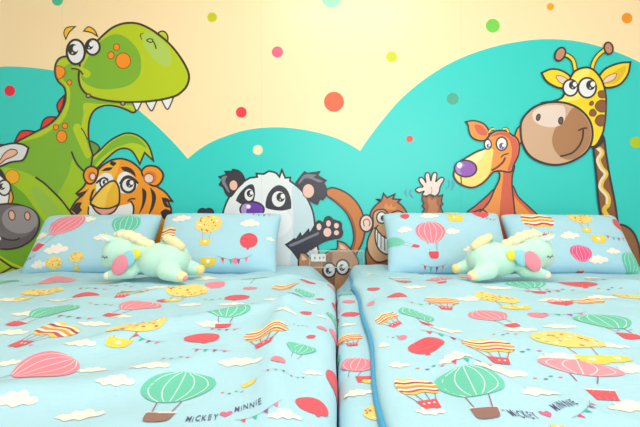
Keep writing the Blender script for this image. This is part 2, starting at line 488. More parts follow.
# ---- monkey
MB, ML = (196, 112, 48), (152, 82, 46)
a = Flat()
a.shape([(326.5, 190.5), (331.5, 187.8), (338.9, 189.3), (348.7, 194.6), (357, 203), (362.6, 214), (364.8, 229), (362.6, 241), (357, 252.6), (352, 262), (345, 258), (351, 247.7), (353.6, 239), (353, 230), (350.6, 221), (345, 211), (335.6, 202), (327.6, 196)], (204, 118, 46), 1.7)
a.fill([(329, 195.5), (337, 201), (346.5, 209.5), (352.5, 219), (355.6, 229), (356, 239), (353.6, 249), (348.6, 259), (351.6, 248), (354.2, 239), (353.6, 230), (351, 221), (345.4, 211), (336, 202)], ML)
mon = a.build('monkey', mural, 'brown long-tailed monkey')
mon_tail = mon
b = Flat()
b.shape([(367, 246), (366, 262), (372, 280), (420, 280), (420, 230), (400, 222), (380, 226)], (176, 98, 46), 1.7)
b.shape([(370.6, 222), (370.3, 214), (372.4, 209), (377, 204), (380.4, 201.4, 1), (376.8, 199.4, 1), (381.6, 199.8, 1), (383.4, 193.6, 1), (386.8, 197.8, 1), (394.4, 194.4, 1), (392.6, 198.9, 1), (400.2, 199.6, 1), (397.4, 202.2, 1), (403, 207), (407.2, 215), (408, 226), (398, 236), (382, 240), (374, 234)], MB, 1.7)
b.fill([(384, 208), (386, 202.5, 1), (388.5, 206), (392, 202.5, 1), (392.5, 207), (397, 206, 1), (394, 210)], (224, 140, 70))
b.shape([(372.8, 216), (374.6, 211.6), (379, 209.6), (384.5, 210), (389, 214.5), (393, 212), (399, 211), (404.6, 215), (405, 224), (404, 240), (394, 256), (378, 262), (369.6, 255), (367, 246), (368.4, 237.4), (372.2, 229), (373, 222)], (222, 168, 122), 1.6)
b.build('head', mon, 'monkey head with tufted hair')
e = Flat()
e.disc(366.2, 223.2, 6.4, 8.4, (246, 208, 192), 1.7)
e.line([(364, 226.5), (363.6, 221), (367, 219), (369.8, 222), (369, 226)], 1.1, (150, 84, 60))
e.build('ear', mon, 'pink ear')
eye(mon, 381.5, 217.5, 5, 5.8, 1.5, 0.5, 2.5, 1.4)
g = Flat()
g.shape([(375.6, 228), (378.6, 232), (386, 238), (398, 240), (396, 250), (386, 254), (378, 248), (375, 238)], (245, 245, 244), 1.4)
for k in range(4):
    g.line([(377.5 + k * 3.4, 231.5 + k * 1.9), (377 + k * 3.8, 247 + k * 1.6)], 0.8)
g.line([(373.6, 228.6), (376, 227), (378.2, 225)], 1.3)
g.build('mouth', mon, 'wide toothy grin')
hnd = Flat()
hnd.shape([(421.6, 200, 1), (422.4, 194.4, 1), (426, 197, 1), (429, 193.6, 1), (432.5, 197, 1), (437, 193, 1), (438, 196.6, 1), (442.2, 195, 1), (441, 201), (442.6, 204, 1), (439.8, 206.5, 1), (442.4, 212, 1), (441.5, 222), (422, 222), (421.4, 213, 1), (424.4, 209, 1), (421.8, 206, 1), (423.6, 203, 1)], (158, 90, 52), 1.4)
hnd.fill([(427, 200), (429, 197, 1), (431.6, 200), (436, 197.6, 1), (436, 203), (438, 208), (435, 214), (427.5, 214), (428.4, 206)], (196, 122, 76))
hnd.shape([(422, 195), (423.6, 191.4), (418.8, 192.6), (415.2, 190), (418.6, 187.4), (422.6, 186.8), (419.6, 182.4), (418.8, 178.6), (421.4, 177.6), (424.6, 180.4), (425.4, 182), (424.8, 176.4), (426, 173), (428.8, 173.6), (430, 178.6), (430.6, 180.6), (431.6, 175.6), (433.8, 172.6), (436.4, 173.8), (436, 179), (435.6, 181.6), (438.8, 178.6), (442.2, 177.4), (443.6, 179.8), (441.2, 184), (439.6, 187.6), (438.6, 192.4), (435, 196), (430, 194.6), (426, 196)], (246, 220, 212), 1.4)
hnd.line([(431, 187), (431.6, 191), (430.6, 194)], 0.8, (190, 140, 130))
hnd.build('hand', mon, 'raised open pink hand')
for p in ([(407, 188.4), (405.2, 192), (406.8, 196.4)], [(411.4, 189), (409.8, 193), (413, 198)], [(447.6, 179.6), (449.4, 184), (445.6, 189.6)], [(451.6, 180), (453.4, 185), (450, 190.6)]):
    w = Flat()
    w.line(p, 1.3, (104, 152, 190), taper=True)
    w.build('wave_mark', mon, 'thin blue motion stroke')

# ---- small brown squirrel low between the beds
QB = (196, 142, 96)
a = Flat()
a.shape([(298.5, 262), (300.3, 252.4, 1), (305.6, 253.4), (311.6, 258), (320, 256.5), (330.7, 250), (337, 248.6), (337.6, 240.8, 1), (344.4, 243), (352, 250.4), (356, 256), (358.4, 262), (358, 280), (352, 305), (318, 305), (306, 285), (300, 272)], QB, 1.6)
a.fill([(326, 255.5), (332, 252), (332.6, 262), (335.5, 272), (332, 300), (324, 300), (322, 270)], (146, 98, 66))
a.fill([(339.6, 244, 1), (343, 245.4), (346.6, 249, 1), (341, 248.6)], (244, 190, 170))
a.fill([(301.6, 255, 1), (304, 256), (307.4, 259.4, 1), (302.4, 260)], (244, 190, 170))
squ = a.build('squirrel', mural, 'small brown wide-eyed squirrel')
eye(squ, 329.3, 269.8, 6.4, 7.2, -0.5, 0.4, 3, 1.7)
eye(squ, 342.6, 266.9, 6.4, 7.4, -0.5, 0.4, 3, 1.7)

# ---- kangaroo
KO, KR, KY = (242, 150, 66), (218, 96, 70), (252, 222, 120)
a = Flat()
a.shape([(514, 139), (515, 133), (517, 128.5), (520.5, 125.4, 1), (521.5, 133), (520.8, 141), (517.5, 146)], KO, 1.4)
a.shape([(470, 222), (466, 213.4), (476, 205), (487.5, 195), (494, 189.5), (496, 200), (488, 222)], KR, 1.5)
a.shape([(511.5, 186), (517, 196), (527, 205.7), (541, 219), (548, 230), (500, 240), (505, 200)], KR, 1.5)
a.fill([(512, 196), (518, 202), (532, 216), (540, 226), (528, 228), (514, 210)], KO)
neck = [(498.2, 168), (499.2, 175), (498, 181), (494, 189.3), (489, 200.8), (483.4, 208), (477, 215), (472, 240), (516, 240), (514.5, 218), (512.8, 200), (511.3, 186), (511.5, 176), (513, 165)]
a.shape(neck, KO, 1.6)
a.fill([(503, 166), (502.6, 176), (501, 190), (499.5, 205), (499, 239), (514.6, 239), (513.6, 218), (512, 200), (510.4, 186), (510.6, 176), (512, 166)], KR)
a.line([(467, 213), (474, 211.6), (481, 209.4), (487, 213)], 1.4)
kan = a.build('kangaroo', mural, 'orange kangaroo')
b = Flat()
b.shape([(488.6, 136), (492, 133), (497, 131), (505.6, 131.4), (511.5, 135.4), (516, 138.4), (518.6, 145), (517.6, 155), (513, 165), (510, 172), (499, 171), (492.5, 172.4), (486, 179.6), (479.3, 185), (471, 187.7), (461.3, 185), (455, 180), (453.2, 173), (458, 163), (464.6, 158.4), (476, 151.8), (486, 148), (486.5, 141)], KO, 1.7)
b.fill([(459, 164), (465.5, 159.6), (477, 153), (486, 149.4), (492.5, 149.6), (491.5, 160), (489.5, 171.5), (485, 178.6), (478.6, 183.8), (471, 186.4), (461.6, 183.8), (456, 179), (454.4, 173)], KY)
b.fill([(463, 160.8), (476, 153.6), (484, 150.4), (482, 157), (476, 163), (468, 160)], (254, 238, 176))
b.fill([(489.5, 136.6), (497, 132.4), (505, 132.6), (511, 136.6), (515, 139.6), (517.4, 145.4), (516.4, 155), (512, 165), (509.4, 171), (507, 170), (510.6, 158), (511, 148), (508, 139), (500, 135.4), (494, 136.4)], KR)
b.line([(491, 170.6), (497, 167), (502, 162.6), (504.6, 157.6)], 2.0, (120, 44, 36))
b.line([(500.2, 157.6), (503, 155), (508, 153.6)], 1.2)
b.line([(460.4, 177), (461, 184.6)], 1.2)
b.build('head', kan, 'orange head with long yellow snout')
e = Flat()
e.shape([(465.2, 122.2, 1), (472.8, 121), (481, 123), (486, 127), (488.6, 134.4), (484.3, 140.3), (477, 140.4), (471, 137), (468.4, 131), (467.6, 125.6)], KO, 1.6)
e.fill([(474, 125), (481, 126), (485.6, 131), (486.4, 135), (481, 135.6), (476, 132)], KR)
e.build('ear', kan, 'folded orange ear')
eye(kan, 487.2, 144.6, 3.4, 4.8, 0.6, 1.4, 1.9, 1.3, (246, 246, 248), (76, 86, 130))
eye(kan, 501, 144, 5.4, 6.6, 0.3, 2.2, 2.9, 1.5, (246, 246, 248), (76, 86, 130))
for p in ([(488, 133), (490.6, 129.6), (493.6, 129)], [(502.2, 129.4), (505.6, 129.2), (508, 132.6)]):
    g = Flat()
    g.line(p, 3.2, DK)
    g.line(p, 1.8, (244, 200, 90))
    g.build('eyebrow', kan, 'yellow eyebrow')
n = Flat()
n.disc(465, 168.7, 11, 8.2, (150, 84, 184), 1.7, 4)
n.fill(ell(460, 168.5, 5, 6), (176, 128, 206), True)
n.fill(ell(467, 170.6, 7.4, 5), (150, 84, 184), True)
n.disc(459, 165.4, 2.6, 3, (244, 236, 248))
n.build('nose', kan, 'big purple nose')

# ---- giraffe
GY, GB = (248, 216, 36), (140, 88, 52)
a = Flat()
a.shape([(591, 141), (601.6, 136), (605, 155), (608.6, 177), (613.4, 201), (617, 226), (622, 262), (612, 275), (603, 240), (600, 217), (597.4, 201), (595.3, 176), (592.6, 150)], GB, 2.2)
zig = [(597, 148), (601, 153), (597.4, 160), (600.4, 168), (605, 174), (601, 181), (600, 188), (606.4, 196), (607, 204), (603, 210), (608, 219), (611, 228)]
a.line(zig, 4.6, (236, 196, 60))
a.line([(x - 1.3, y) for x, y in zig[:9]], 2.6, (240, 222, 190))
a.shape([(616, 226), (623, 225.4), (631, 231), (636.5, 242), (638.8, 253.5), (640, 266), (640, 290), (612, 290), (612, 250)], (150, 98, 62), 2.2)
a.fill([(591.5, 142.5), (601, 137), (602, 143), (594, 149)], DK)
gir = a.build('giraffe', mural, 'yellow spotted giraffe')
for pts, kn in (([(574.6, 72), (572.6, 62), (569, 57.6), (564, 55)], (559.2, 54.8, 4.8, 7, 28)), ([(590.4, 72), (592.6, 63), (597, 56), (604, 50)], (607.4, 48.9, 4.3, 5.9, -10))):
    g = Flat()
    g.line(pts, 5.0, DK)
    g.line(pts, 2.8, GY)
    g.disc(kn[0], kn[1], kn[2], kn[3], (196, 138, 108), 1.7, kn[4])
    g.build('horn', gir, 'yellow horn with brown knob')
e = Flat()
e.shape([(540.8, 73.4, 1), (550.5, 69.7), (561, 71.4), (569.7, 78), (567, 86), (560, 88.6), (551, 85.4), (544.6, 80.4)], GY, 1.9)
e.shape([(555, 77), (560, 76.4), (566.5, 80), (565, 84.5), (559, 83)], (244, 204, 178), 0.8, (150, 100, 60))
e.build('ear', gir, 'pointed yellow ear')
e = Flat()
e.shape([(597.5, 79), (603, 70.5), (611, 66), (620, 63.4), (629.2, 62.8, 1), (626.5, 75), (619, 84.6), (609, 88), (602.5, 87)], GY, 1.9)
e.fill([(605, 84), (610, 74.5), (622, 67), (625, 67.5), (622, 76), (614, 83.6)], (232, 190, 26))
e.shape([(601, 83.5), (605, 77.6), (612, 74.4), (615.4, 74.6), (612.6, 80), (606, 83)], (244, 204, 178), 0.8, (150, 100, 60))
e.build('ear', gir, 'pointed yellow ear')
b = Flat()
b.shape([(540, 106), (553, 101.6), (561, 98), (565, 90), (568.6, 80), (574, 71.6), (584.6, 68), (593, 71), (600.6, 81), (604.4, 94.7), (604.6, 110), (603.4, 124), (600.6, 135.6), (592, 147), (575, 140)], GY, 2.0)
b.fill([(575.5, 73), (584, 69.8), (588, 70.5), (586, 84), (580, 98), (566, 102), (556, 102.6), (563, 98), (567, 89), (570.4, 80)], (252, 232, 110))
b.build('head', gir)
for p in ([(597, 93), (600, 91), (603.4, 92), (604, 97.5), (600.6, 98.6), (597.6, 97)], [(589, 102.4), (591.4, 101.6), (592.4, 104), (590.4, 106), (588.2, 105)], [(595.4, 103), (600, 100.4), (604, 102), (604.2, 111), (599, 112.4), (594, 108)],
          [(588.8, 111.4), (592, 109.4), (595.2, 113), (593, 116.6), (588.6, 115.6)], [(596, 116.6), (601, 115), (603.6, 117), (602.6, 125), (598, 126.4), (594, 122)]):
    Flat().shape(p, (140, 88, 50), 0.7, (100, 62, 36)).build('spot', gir, 'brown patch')
eye(gir, 569.3, 88.3, 7.3, 8.1, 2.4, -2.6, 3.9, 1.8)
eye(gir, 586, 88.3, 8.9, 9.9, 3.4, -2.6, 4.5, 1.9)
m = Flat()
gm = [(520.6, 122), (526, 113.6), (535.6, 106.4), (548.4, 102.8), (563.3, 103.2), (577, 108.6), (586.7, 118), (591, 129), (590.4, 142), (584.6, 152.6), (571.8, 161), (557, 165), (542, 163), (529, 156), (521.7, 144), (519.8, 132)]
m.shape(gm, (212, 172, 140), 2.2)
m.fill([(573, 108), (585, 118.6), (589.4, 129), (588.8, 141.6), (583.6, 151), (571.4, 159.6), (560, 157.5), (552.5, 148), (551.4, 137), (556, 126), (564, 119)], (176, 124, 84))
m.fill([(532, 113), (540, 107.4), (551, 105.4), (562, 106.4), (564.5, 114), (562, 123), (553, 127.6), (541, 126), (533, 121)], (234, 212, 200))
m.disc(537.3, 117.7, 1.8, 3.2, (110, 84, 72), 1.1, 14)
m.disc(559.7, 121, 2.2, 3.5, (110, 84, 72), 1.1, 10)
m.line([(559, 156.6), (566, 155), (572, 152.4), (578, 146), (581.4, 138), (582, 129.6)], 1.8, DK)
m.line([(577, 131), (581.6, 128.8), (586, 128.4)], 1.6, DK)
m.build('muzzle', gir, 'round beige muzzle')

# joints of the wallpaper sheets
seam_m = bpy.data.materials.new('paper_joint')
seam_m.use_nodes = True
_nt = seam_m.node_tree
_tr = _nt.nodes.new('ShaderNodeBsdfTransparent')
_mx = _nt.nodes.new('ShaderNodeMixShader')
_mx.inputs['Fac'].default_value = 0.08
_nt.nodes['Principled BSDF'].inputs['Base Color'].default_value = (0.45, 0.42, 0.36, 1)
_nt.links.new(_tr.outputs[0], _mx.inputs[1])
_nt.links.new(_nt.nodes['Principled BSDF'].outputs[0], _mx.inputs[2])
_nt.links.new(_mx.outputs[0], _nt.nodes['Material Output'].inputs['Surface'])
LAYER[0] += 4
for x in (63.5, 262, 460.5):
    y = -0.004 - LAYER[0] * 0.00002
    V = [wall_pt(Vector(p), y) for p in ((x - .35, YT), (x + .35, YT), (x + .35, YB), (x - .35, YB))]
    mesh_obj('paper_joint', V, [(0, 1, 2, 3)], [seam_m], None, mural)

# ------------------------------------------------------------------ printed bedding
BLUE = (175, 218, 233)
PINK, PINKL, GREEN, REDP, YEL, CLOUD = (240, 136, 152), (246, 168, 176), (104, 200, 172), (228, 86, 98), (246, 210, 84), (250, 238, 224)


class Cloth:
    """A cloth surface S(u, v) with motifs printed on it, all in one mesh."""
    def __init__(self, S, base=BLUE):
        self.S, self.V, self.F, self.I, self.M = S, [], [], [], [cloth(base)]
        self.layer = 0

    def grid(self, us, vs):
        s = len(self.V)
        for v in vs:
            for u in us:
                self.V.append(self.S(u, v))
        n = len(us)
        for j in range(len(vs) - 1):
            for i in range(n - 1):
                a = s + j * n + i
                self.F.append((a, a + 1, a + n + 1, a + n))
                self.I.append(0)

    def pt(self, u, v, off):
        e = 0.004 * self.k
        p = Vector(self.S(u, v))
        n = (Vector(self.S(u + e, v)) - p).cross(Vector(self.S(u, v + e)) - p)
        if n.length > 0: n.normalize()
        return tuple(p + n * off)

    k = 1.0

    def put(self, V2, Fc, col, T):
        self.layer += 1
        m = cloth(col)
        if m not in self.M: self.M.append(m)
        k = self.M.index(m)
        s = len(self.V)
        off = 0.0011 + (self.layer % 14) * 0.00006
        for p in V2:
            u, v = T(p)
            self.V.append(self.pt(u, v, off))
        for f in Fc:
            self.F.append(tuple(s + i for i in f))
            self.I.append(k)


class Stamp:
    """draws in motif units (1 = motif width) and maps to cloth coordinates"""
    def __init__(self, cl, u, v, size, rot=0.0, sx=1.0, sy=1.0):
        self.cl = cl
        self.size = size
        c, s = math.cos(math.radians(rot)), math.sin(math.radians(rot))

        def T(p):
            x, y = p.x * size * sx, p.y * size * sy
            return u + x * c - y * s, v + x * s + y * c
        self.T = T
        cl.layer = (cl.layer // 14 + 1) * 14

    def fill(self, pl, col):
        self.cl.put(*cdt(pl, 0.011 / self.size if self.size > 0.03 else None), col, self.T)

    def line(self, pl, w, col, closed=False):
        self.cl.put(*ribbon(pl, w, closed), col, self.T)


def V2(*a): return [Vector(p) for p in a]


def rib_balloon(cl, u, v, size, col, rot=0, sx=1, sy=1, basket=REDP, strings=True):
    s = Stamp(cl, u, v, size, rot, sx, sy)
    env = spline([(-.5, .05), (-.42, .27), (-.2, .40), (0, .43), (.2, .40), (.42, .27), (.5, .05), (.40, -.18), (.16, -.38), (-.16, -.38), (-.40, -.18)])
    if strings:
        for x in (-.12, .12):
            s.line(V2((x * 1.3, -.38), (x * .9, -.74)), .016, (150, 110, 120))
    s.fill(env, col)
    for k in (-.36, -.18, 0, .18, .36):
        pts = spline([(k * .28, .42), (k * .85, .27), (k * 1.1, .03), (k * .85, -.2), (k * .4, -.38)], False)
        s.line(pts, .018, tuple(min(255, int(c * .35 + 255 * .65)) for c in col))
    if basket:
        s.fill(spline([(-.17, -.72, 1), (.17, -.72, 1), (.12, -.95), (-.12, -.95)]), basket)
        s.line(V2((-.18, -.72), (.18, -.72)), .04, (250, 226, 220))


def stripe_balloon(cl, u, v, size, rot=0, sx=1, sy=1, basket=True):
    s = Stamp(cl, u, v, size, rot, sx, sy)
    if basket:
        for x in (-.2, -.07, .07, .2):
            s.line(V2((x * 1.6, -.27), (x * .85, -.58)), .016, (170, 110, 80))
        s.fill(V2((-.2, -.55), (.2, -.55), (.15, -.82), (-.15, -.82)), REDP)
        for x in (-.1, 0, .1):
            s.fill(ell(x, -.66, .025, .025, 0, 8), (255, 240, 235))
    cols = [(250, 206, 84), (250, 238, 214), (176, 66, 90), (250, 224, 150), (246, 150, 80), (252, 240, 220), (200, 76, 92), (250, 206, 84)]
    n = len(cols)
    for i, c in enumerate(cols):
        y0, y1 = .34 - .62 * i / n, .34 - .62 * (i + 1) / n
        hw = lambda y: .5 * math.sqrt(max(.12, 1 - ((y - .02) / .40) ** 2))
        top, bot = [], []
        for k in range(11):
            t = -1 + 2 * k / 10
            top.append(Vector((t * hw(y0), y0 + .035 * math.sin(t * 5))))
            bot.append(Vector((t * hw(y1), y1 + .035 * math.sin(t * 5))))
        s.fill(top + bot[::-1], c)


def spot_balloon(cl, u, v, size, rot=0, sx=1, sy=1, basket=True):
    s = Stamp(cl, u, v, size, rot, sx, sy)
    if basket:
        for x in (-.12, .12):
            s.line(V2((x * 1.3, -.34), (x, -.62)), .014, (190, 140, 90))
        s.fill(spline([(-.2, -.6, 1), (.2, -.6, 1), (.14, -.82), (-.14, -.82)]), YEL)
        s.fill(ell(0, -.7, .05, .04, 0, 10), (255, 250, 225))
    s.fill(ell(0, 0, .5, .37), (250, 214, 120))
    rnd = random.Random(int(u * 1000) + 7)
    for k in range(34):
        a, r = rnd.random() * 6.28, math.sqrt(rnd.random()) * .9
        c = rnd.choice([(232, 128, 52), (200, 88, 60), (120, 190, 150), (255, 246, 220), (180, 110, 50)])
        s.fill(ell(r * .5 * math.cos(a), r * .37 * math.sin(a), .034, .028, rnd.random() * 180, 7), c)


def plain_balloon(cl, u, v, size, col=REDP, rot=0, sx=1, sy=1):
    s = Stamp(cl, u, v, size, rot, sx, sy)
    s.fill(ell(0, 0, .5, .42), col)
    s.fill(V2((-.05, -.40), (.05, -.40), (.07, -.5), (-.07, -.5)), col)
    for y in (-.2, 0, .2):
        s.line(V2((-.38 + abs(y) * .3, y), (.38 - abs(y) * .3, y)), .012, tuple(min(255, c + 40) for c in col))


def cloud(cl, u, v, size, rot=0, sx=1, sy=1):
    s = Stamp(cl, u, v, size, rot, sx, sy)
    s.fill(spline([(-.5, -.08), (-.42, .06), (-.30, .06), (-.24, .2), (-.08, .18), (.0, .27), (.15, .2), (.24, .1), (.38, .12), (.5, .0), (.42, -.12), (.25, -.12), (.12, -.22), (-.05, -.16), (-.2, -.22), (-.34, -.14)]), CLOUD)


def flags(cl, u, v, size, rot=0, n=4, sx=1, sy=1):
    s = Stamp(cl, u, v, size, rot, sx, sy)
    pts = [Vector((-.5 + k / 10, -.12 * (1 - (2 * (k / 10) - 1) ** 2))) for k in range(11)]
    s.line(pts, .012, (150, 150, 170))
    cols = [REDP, (60, 190, 160), (150, 90, 150), (246, 130, 160), YEL]
    for k in range(n):
        t = (k + .7) / (n + .4)
        x, y = -.5 + t, -.12 * (1 - (2 * t - 1) ** 2)
        s.fill(V2((x - .055, y), (x + .055, y), (x, y - .15)), cols[k % 5])


def basket_y(cl, u, v, size, rot=0, sx=1, sy=1):
    s = Stamp(cl, u, v, size, rot, sx, sy)
    s.fill(spline([(-.5, .24, 1), (.5, .24, 1), (.36, -.26), (-.36, -.26)]), YEL)
    s.fill(spline([(0, -.14, 1), (-.13, .02), (-.07, .12), (0, .06, 1), (.07, .12), (.13, .02)]), (255, 248, 220))


def red_basket(cl, u, v, size, rot=0):
    s = Stamp(cl, u, v, size, rot)
    s.fill(V2((-.5, .4), (.5, .4), (.36, -.4), (-.36, -.4)), REDP)
    s.line(V2((-.52, .4), (.52, .4)), .12, (250, 226, 220))
    for x in (-.28, 0, .28):
        s.line(V2((x, .36), (x * .8, -.38)), .04, (250, 130, 140))


def heart(cl, u, v, size, col, rot=0):
    s = Stamp(cl, u, v, size, rot)
    s.fill(spline([(0, -.5, 1), (-.45, -.02), (-.42, .32), (-.2, .4), (0, .22, 1), (.2, .4), (.42, .32), (.45, -.02)]), col)


def bits(cl, u, v, size, rot=0):
    s = Stamp(cl, u, v, size, rot)
    for x, y, c in ((-.4, .05, (246, 150, 80)), (-.1, -.06, (110, 130, 150)), (.15, .1, (60, 190, 160)), (.42, 0, (246, 130, 160))):
        s.fill(V2((x - .09, y), (x, y + .05), (x + .09, y + .02), (x, y - .05)), c)


def words(cl, u, v, height, text, rot, col=(92, 78, 120)):
    rnd = random.Random(len(text) * 3 + int(v * 100))
    x = 0.0
    glyphs = []
    for ch in text:
        cu = bpy.data.curves.new('glyph', 'FONT')
        cu.body = ch
        cu.resolution_u = 3
        cu.offset = 0.008
        o = bpy.data.objects.new('glyph', cu)
        C.objects.link(o)
        dg = bpy.context.evaluated_depsgraph_get()
        me = bpy.data.meshes.new_from_object(o.evaluated_get(dg))
        vs = [Vector((w.co.x, w.co.y)) for w in me.vertices]
        fs = [tuple(p.vertices) for p in me.polygons]
        bpy.data.objects.remove(o)
        bpy.data.curves.remove(cu)
        bpy.data.meshes.remove(me)
        x0, x1 = min(p.x for p in vs), max(p.x for p in vs)
        dy, a = rnd.uniform(-.07, .07), rnd.uniform(-.07, .07)
        vs = [Vector(((p.x - x0) * math.cos(a) - p.y * math.sin(a) + x, (p.x - x0) * math.sin(a) + p.y * math.cos(a) + dy)) for p in vs]
        glyphs.append((vs, fs))
        x += x1 - x0 + .24
    s = Stamp(cl, u, v, height, rot, .43, 1.0)
    for vs, fs in glyphs:
        cl.put([Vector((p.x - x / 2, p.y - .35)) for p in vs], fs, col, s.T)


# ---- heights of the cloth
def sstep(a, b, x):
    t = max(0.0, min(1.0, (x - a) / (b - a)))
    return t * t * (3 - 2 * t)


def fold(x, y, x0, y0, x1, y1, w, amp):
    dx, dy = x1 - x0, y1 - y0
    L = math.hypot(dx, dy)
    t = ((x - x0) * dx + (y - y0) * dy) / (L * L)
    d = ((x - x0) * -dy + (y - y0) * dx) / L
    d += 0.02 * math.sin(t * 5 + x0 * 9)
    if t < -.2 or t > 1.2: return 0.0
    return 1.4 * amp * math.exp(-(d / w) ** 2) * sstep(-.2, .15, t) * (1 - sstep(.8, 1.2, t))


FOLDS_L = [(-.16, -.75, -.10, -1.7, .035, .016), (-.16, -.62, -.75, -.95, .05, .012), (-.10, -1.0, -.62, -1.45, .05, .013), (-.95, -.8, -.55, -1.6, .06, .010), (-1.5, -.7, -1.0, -1.3, .06, .009),
           (-.35, -.5, -.9, -.62, .04, .010), (-.3, -1.5, -.8, -1.75, .05, .012), (-1.3, -1.1, -.9, -1.9, .05, .009), (-.4, -.3, -.15, -.7, .05, .010), (-1.7, -.45, -1.1, -.55, .05, .008)]
FOLDS_R = [(.16, -.3, .22, -1.1, .035, .013), (.18, -1.0, .27, -1.75, .05, .013), (.35, -.4, .55, -1.0, .05, .010), (.75, -.7, 1.5, -.85, .06, .010),
           (1.0, -.5, 1.3, -1.3, .06, .009), (.55, -.45, 1.1, -.52, .04, .008), (1.0, -1.6, 1.5, -1.95, .06, .006)]


def relief(x, y, folds):
    z = 0.010 * noise.noise(Vector((x * 2.2, y * 2.2, 3.1))) + 0.006 * noise.noise(Vector((x * 5.1, y * 5.1, 7.7))) + 0.0016 * noise.noise(Vector((x * 17, y * 17, 1.3)))
    r_ = noise.noise(Vector((x * 4.4 + y * 2.6, y * 1.9 - x * 1.1, 5.5)))
    z += 0.006 * math.exp(-(r_ / .17) ** 2)
    for f_ in folds:
        z += fold(x, y, *f_)
    return z


def sag(x, y):
    """the cover sinks a little under the pillows and slopes down to the gap at the head end"""
    return .028 * sstep(-.80, -.40, y) + .092 * sstep(-.15, -.01, x) * (1 - sstep(.02, .11, x)) * sstep(-.72, -.22, y)


def edge(t, r):
    """profile past an edge: t = arc length beyond the start of the rounding -> (outward, drop)"""
    if t <= 0: return t, 0.0
    q = r * math.pi / 2
    if t < q:
        a = t / r
        return r * math.sin(a), r * (1 - math.cos(a))
    return r, r + (t - q)


def S_left(u, v):
    ox, dz = 0.0, 0.0
    xr, xl, r = 0.003, -1.70, 0.05
    if u > xr - r:
        o, dz = edge(u - (xr - r), r)
        x = xr - r + o
    elif u < xl + r:
        o, dz = edge(xl + r - u, r)
        x = xl + r - o
    else:
        x = u
    yh, yf = -0.066, -2.05
    if v > yh - r:
        o, d2 = edge(v - (yh - r), r)
        y = yh - r + o
    elif v < yf + r:
        o, d2 = edge(yf + r - v, r)
        y = yf + r - o
    else:
        y, d2 = v, 0.0
    k = 1.0 - sstep(0, 0.1, dz + d2)
    z = BED + relief(u, v, FOLDS_L) * (0.3 + .7 * k) - dz - d2 - sag(x, y)
    # puffed upper corner next to the gap
    z += 0.012 * math.exp(-((u + .15) / .13) ** 2 - ((v + .30) / .16) ** 2) * k
    return (x + .005 * noise.noise(Vector((v * 4, dz * 6, 2))) * (1 - k), y, z)


def lin_range(a, b, step):
    n = max(1, int(round(abs(b - a) / step)))
    return [a + (b - a) * i / n for i in range(n + 1)]


def px_bed(x, y, lift=0.0):
    d = (0.336 - lift) * F / (y - VY)
    return (x - VX) * d / F, d - D, d / F


def place(cl, kind, px, py, wpx, *a, **kw):
    u, v, s = px_bed(px, py)
    kind(cl, u, v, wpx * s, *a, **kw)


# left duvet ---------------------------------------------------------
cl = Cloth(S_left)
cl.grid(lin_range(-2.12, .27, .0125), lin_range(-2.3, .03, .0125))
P = lambda *a, **k: place(cl, *a, **k)
P(rib_balloon, 45, 370, 64, PINK, -28, strings=True)
P(rib_balloon, 178, 388, 72, GREEN, 6, basket=(150, 110, 100))
P(cloud, 81, 414, 48); P(cloud, 116, 386, 38); P(cloud, 15, 404, 46); P(cloud, 80, 350, 32); P(cloud, 95, 327, 32); P(cloud, 92, 369, 30); P(cloud, 12, 336, 34); P(cloud, 30, 317, 34)
P(cloud, 150, 372, 40); P(cloud, 285, 424, 34); P(cloud, 6, 367, 30)
P(stripe_balloon, 56, 336, 48, -20)
P(rib_balloon, 53, 315, 46, GREEN, -10); P(rib_balloon, 139, 307, 42, PINK, -14)
P(spot_balloon, 137, 332, 56, 4)
P(plain_balloon, 86, 298, 24); P(rib_balloon, 56, 279, 36, PINK, -30, basket=None); P(spot_balloon, 43, 292, 38, 0); P(stripe_balloon, 133, 294, 32, 0)
P(flags, 78, 321, 42, 0); P(flags, 150, 341, 40, -20, sx=1); P(bits, 175, 362, 30); P(bits, 100, 307, 26); P(bits, 20, 350, 26)
P(cloud, 160, 288, 30); P(cloud, 105, 281, 26); P(cloud, 8, 300, 30); P(rib_balloon, 3, 279, 26, GREEN, 0, basket=None)
P(rib_balloon, 228, 316, 44, GREEN, 8); P(stripe_balloon, 266, 339, 44, 6); P(plain_balloon, 202, 341, 36, REDP, 25, .95, 1.0)
P(spot_balloon, 187, 292, 42, -4); P(plain_balloon, 237, 298, 25, REDP); P(rib_balloon, 252, 281, 36, GREEN, 0, basket=None); P(stripe_balloon, 285, 289, 28, -14, basket=False)
P(cloud, 241, 365, 46, -10); P(cloud, 213, 327, 32); P(cloud, 232, 305, 26); P(cloud, 285, 320, 24); P(cloud, 190, 305, 24); P(cloud, 205, 278, 24); P(cloud, 262, 268, 18)
P(rib_balloon, 301, 353, 30, GREEN, -12, basket=None); P(plain_balloon, 278, 370, 16, PINK, 60); P(plain_balloon, 313, 405, 36, REDP, 20); P(plain_balloon, 306, 316, 13, REDP, 50)
P(plain_balloon, 308, 284, 16, REDP); P(rib_balloon, 292, 302, 20, GREEN, 0, basket=None)
P(cloud, 130, 274, 24); P(plain_balloon, 215, 288, 20, PINK); P(bits, 120, 287, 26); P(flags, 95, 290, 34, 0); P(bits, 215, 300, 26); P(plain_balloon, 165, 300, 16, REDP); P(cloud, 60, 302, 26); P(cloud, 120, 318, 24); P(bits, 30, 284, 22); P(cloud, 275, 300, 22); P(flags, 275, 380, 26, 20, 3); P(plain_balloon, 250, 290, 14, PINK); P(basket_y, 249, 387, 15); P(bits, 232, 393, 24); P(flags, 225, 330, 34, -6); P(flags, 212, 353, 40, 0); P(bits, 262, 305, 24); P(bits, 170, 322, 24)
u, v, s = px_bed(203, 421); words(cl, u, v, .0255, 'MiCKEY', 10)
u, v, s = px_bed(249, 409); words(cl, u, v, .0255, 'MiNNiE', 12)
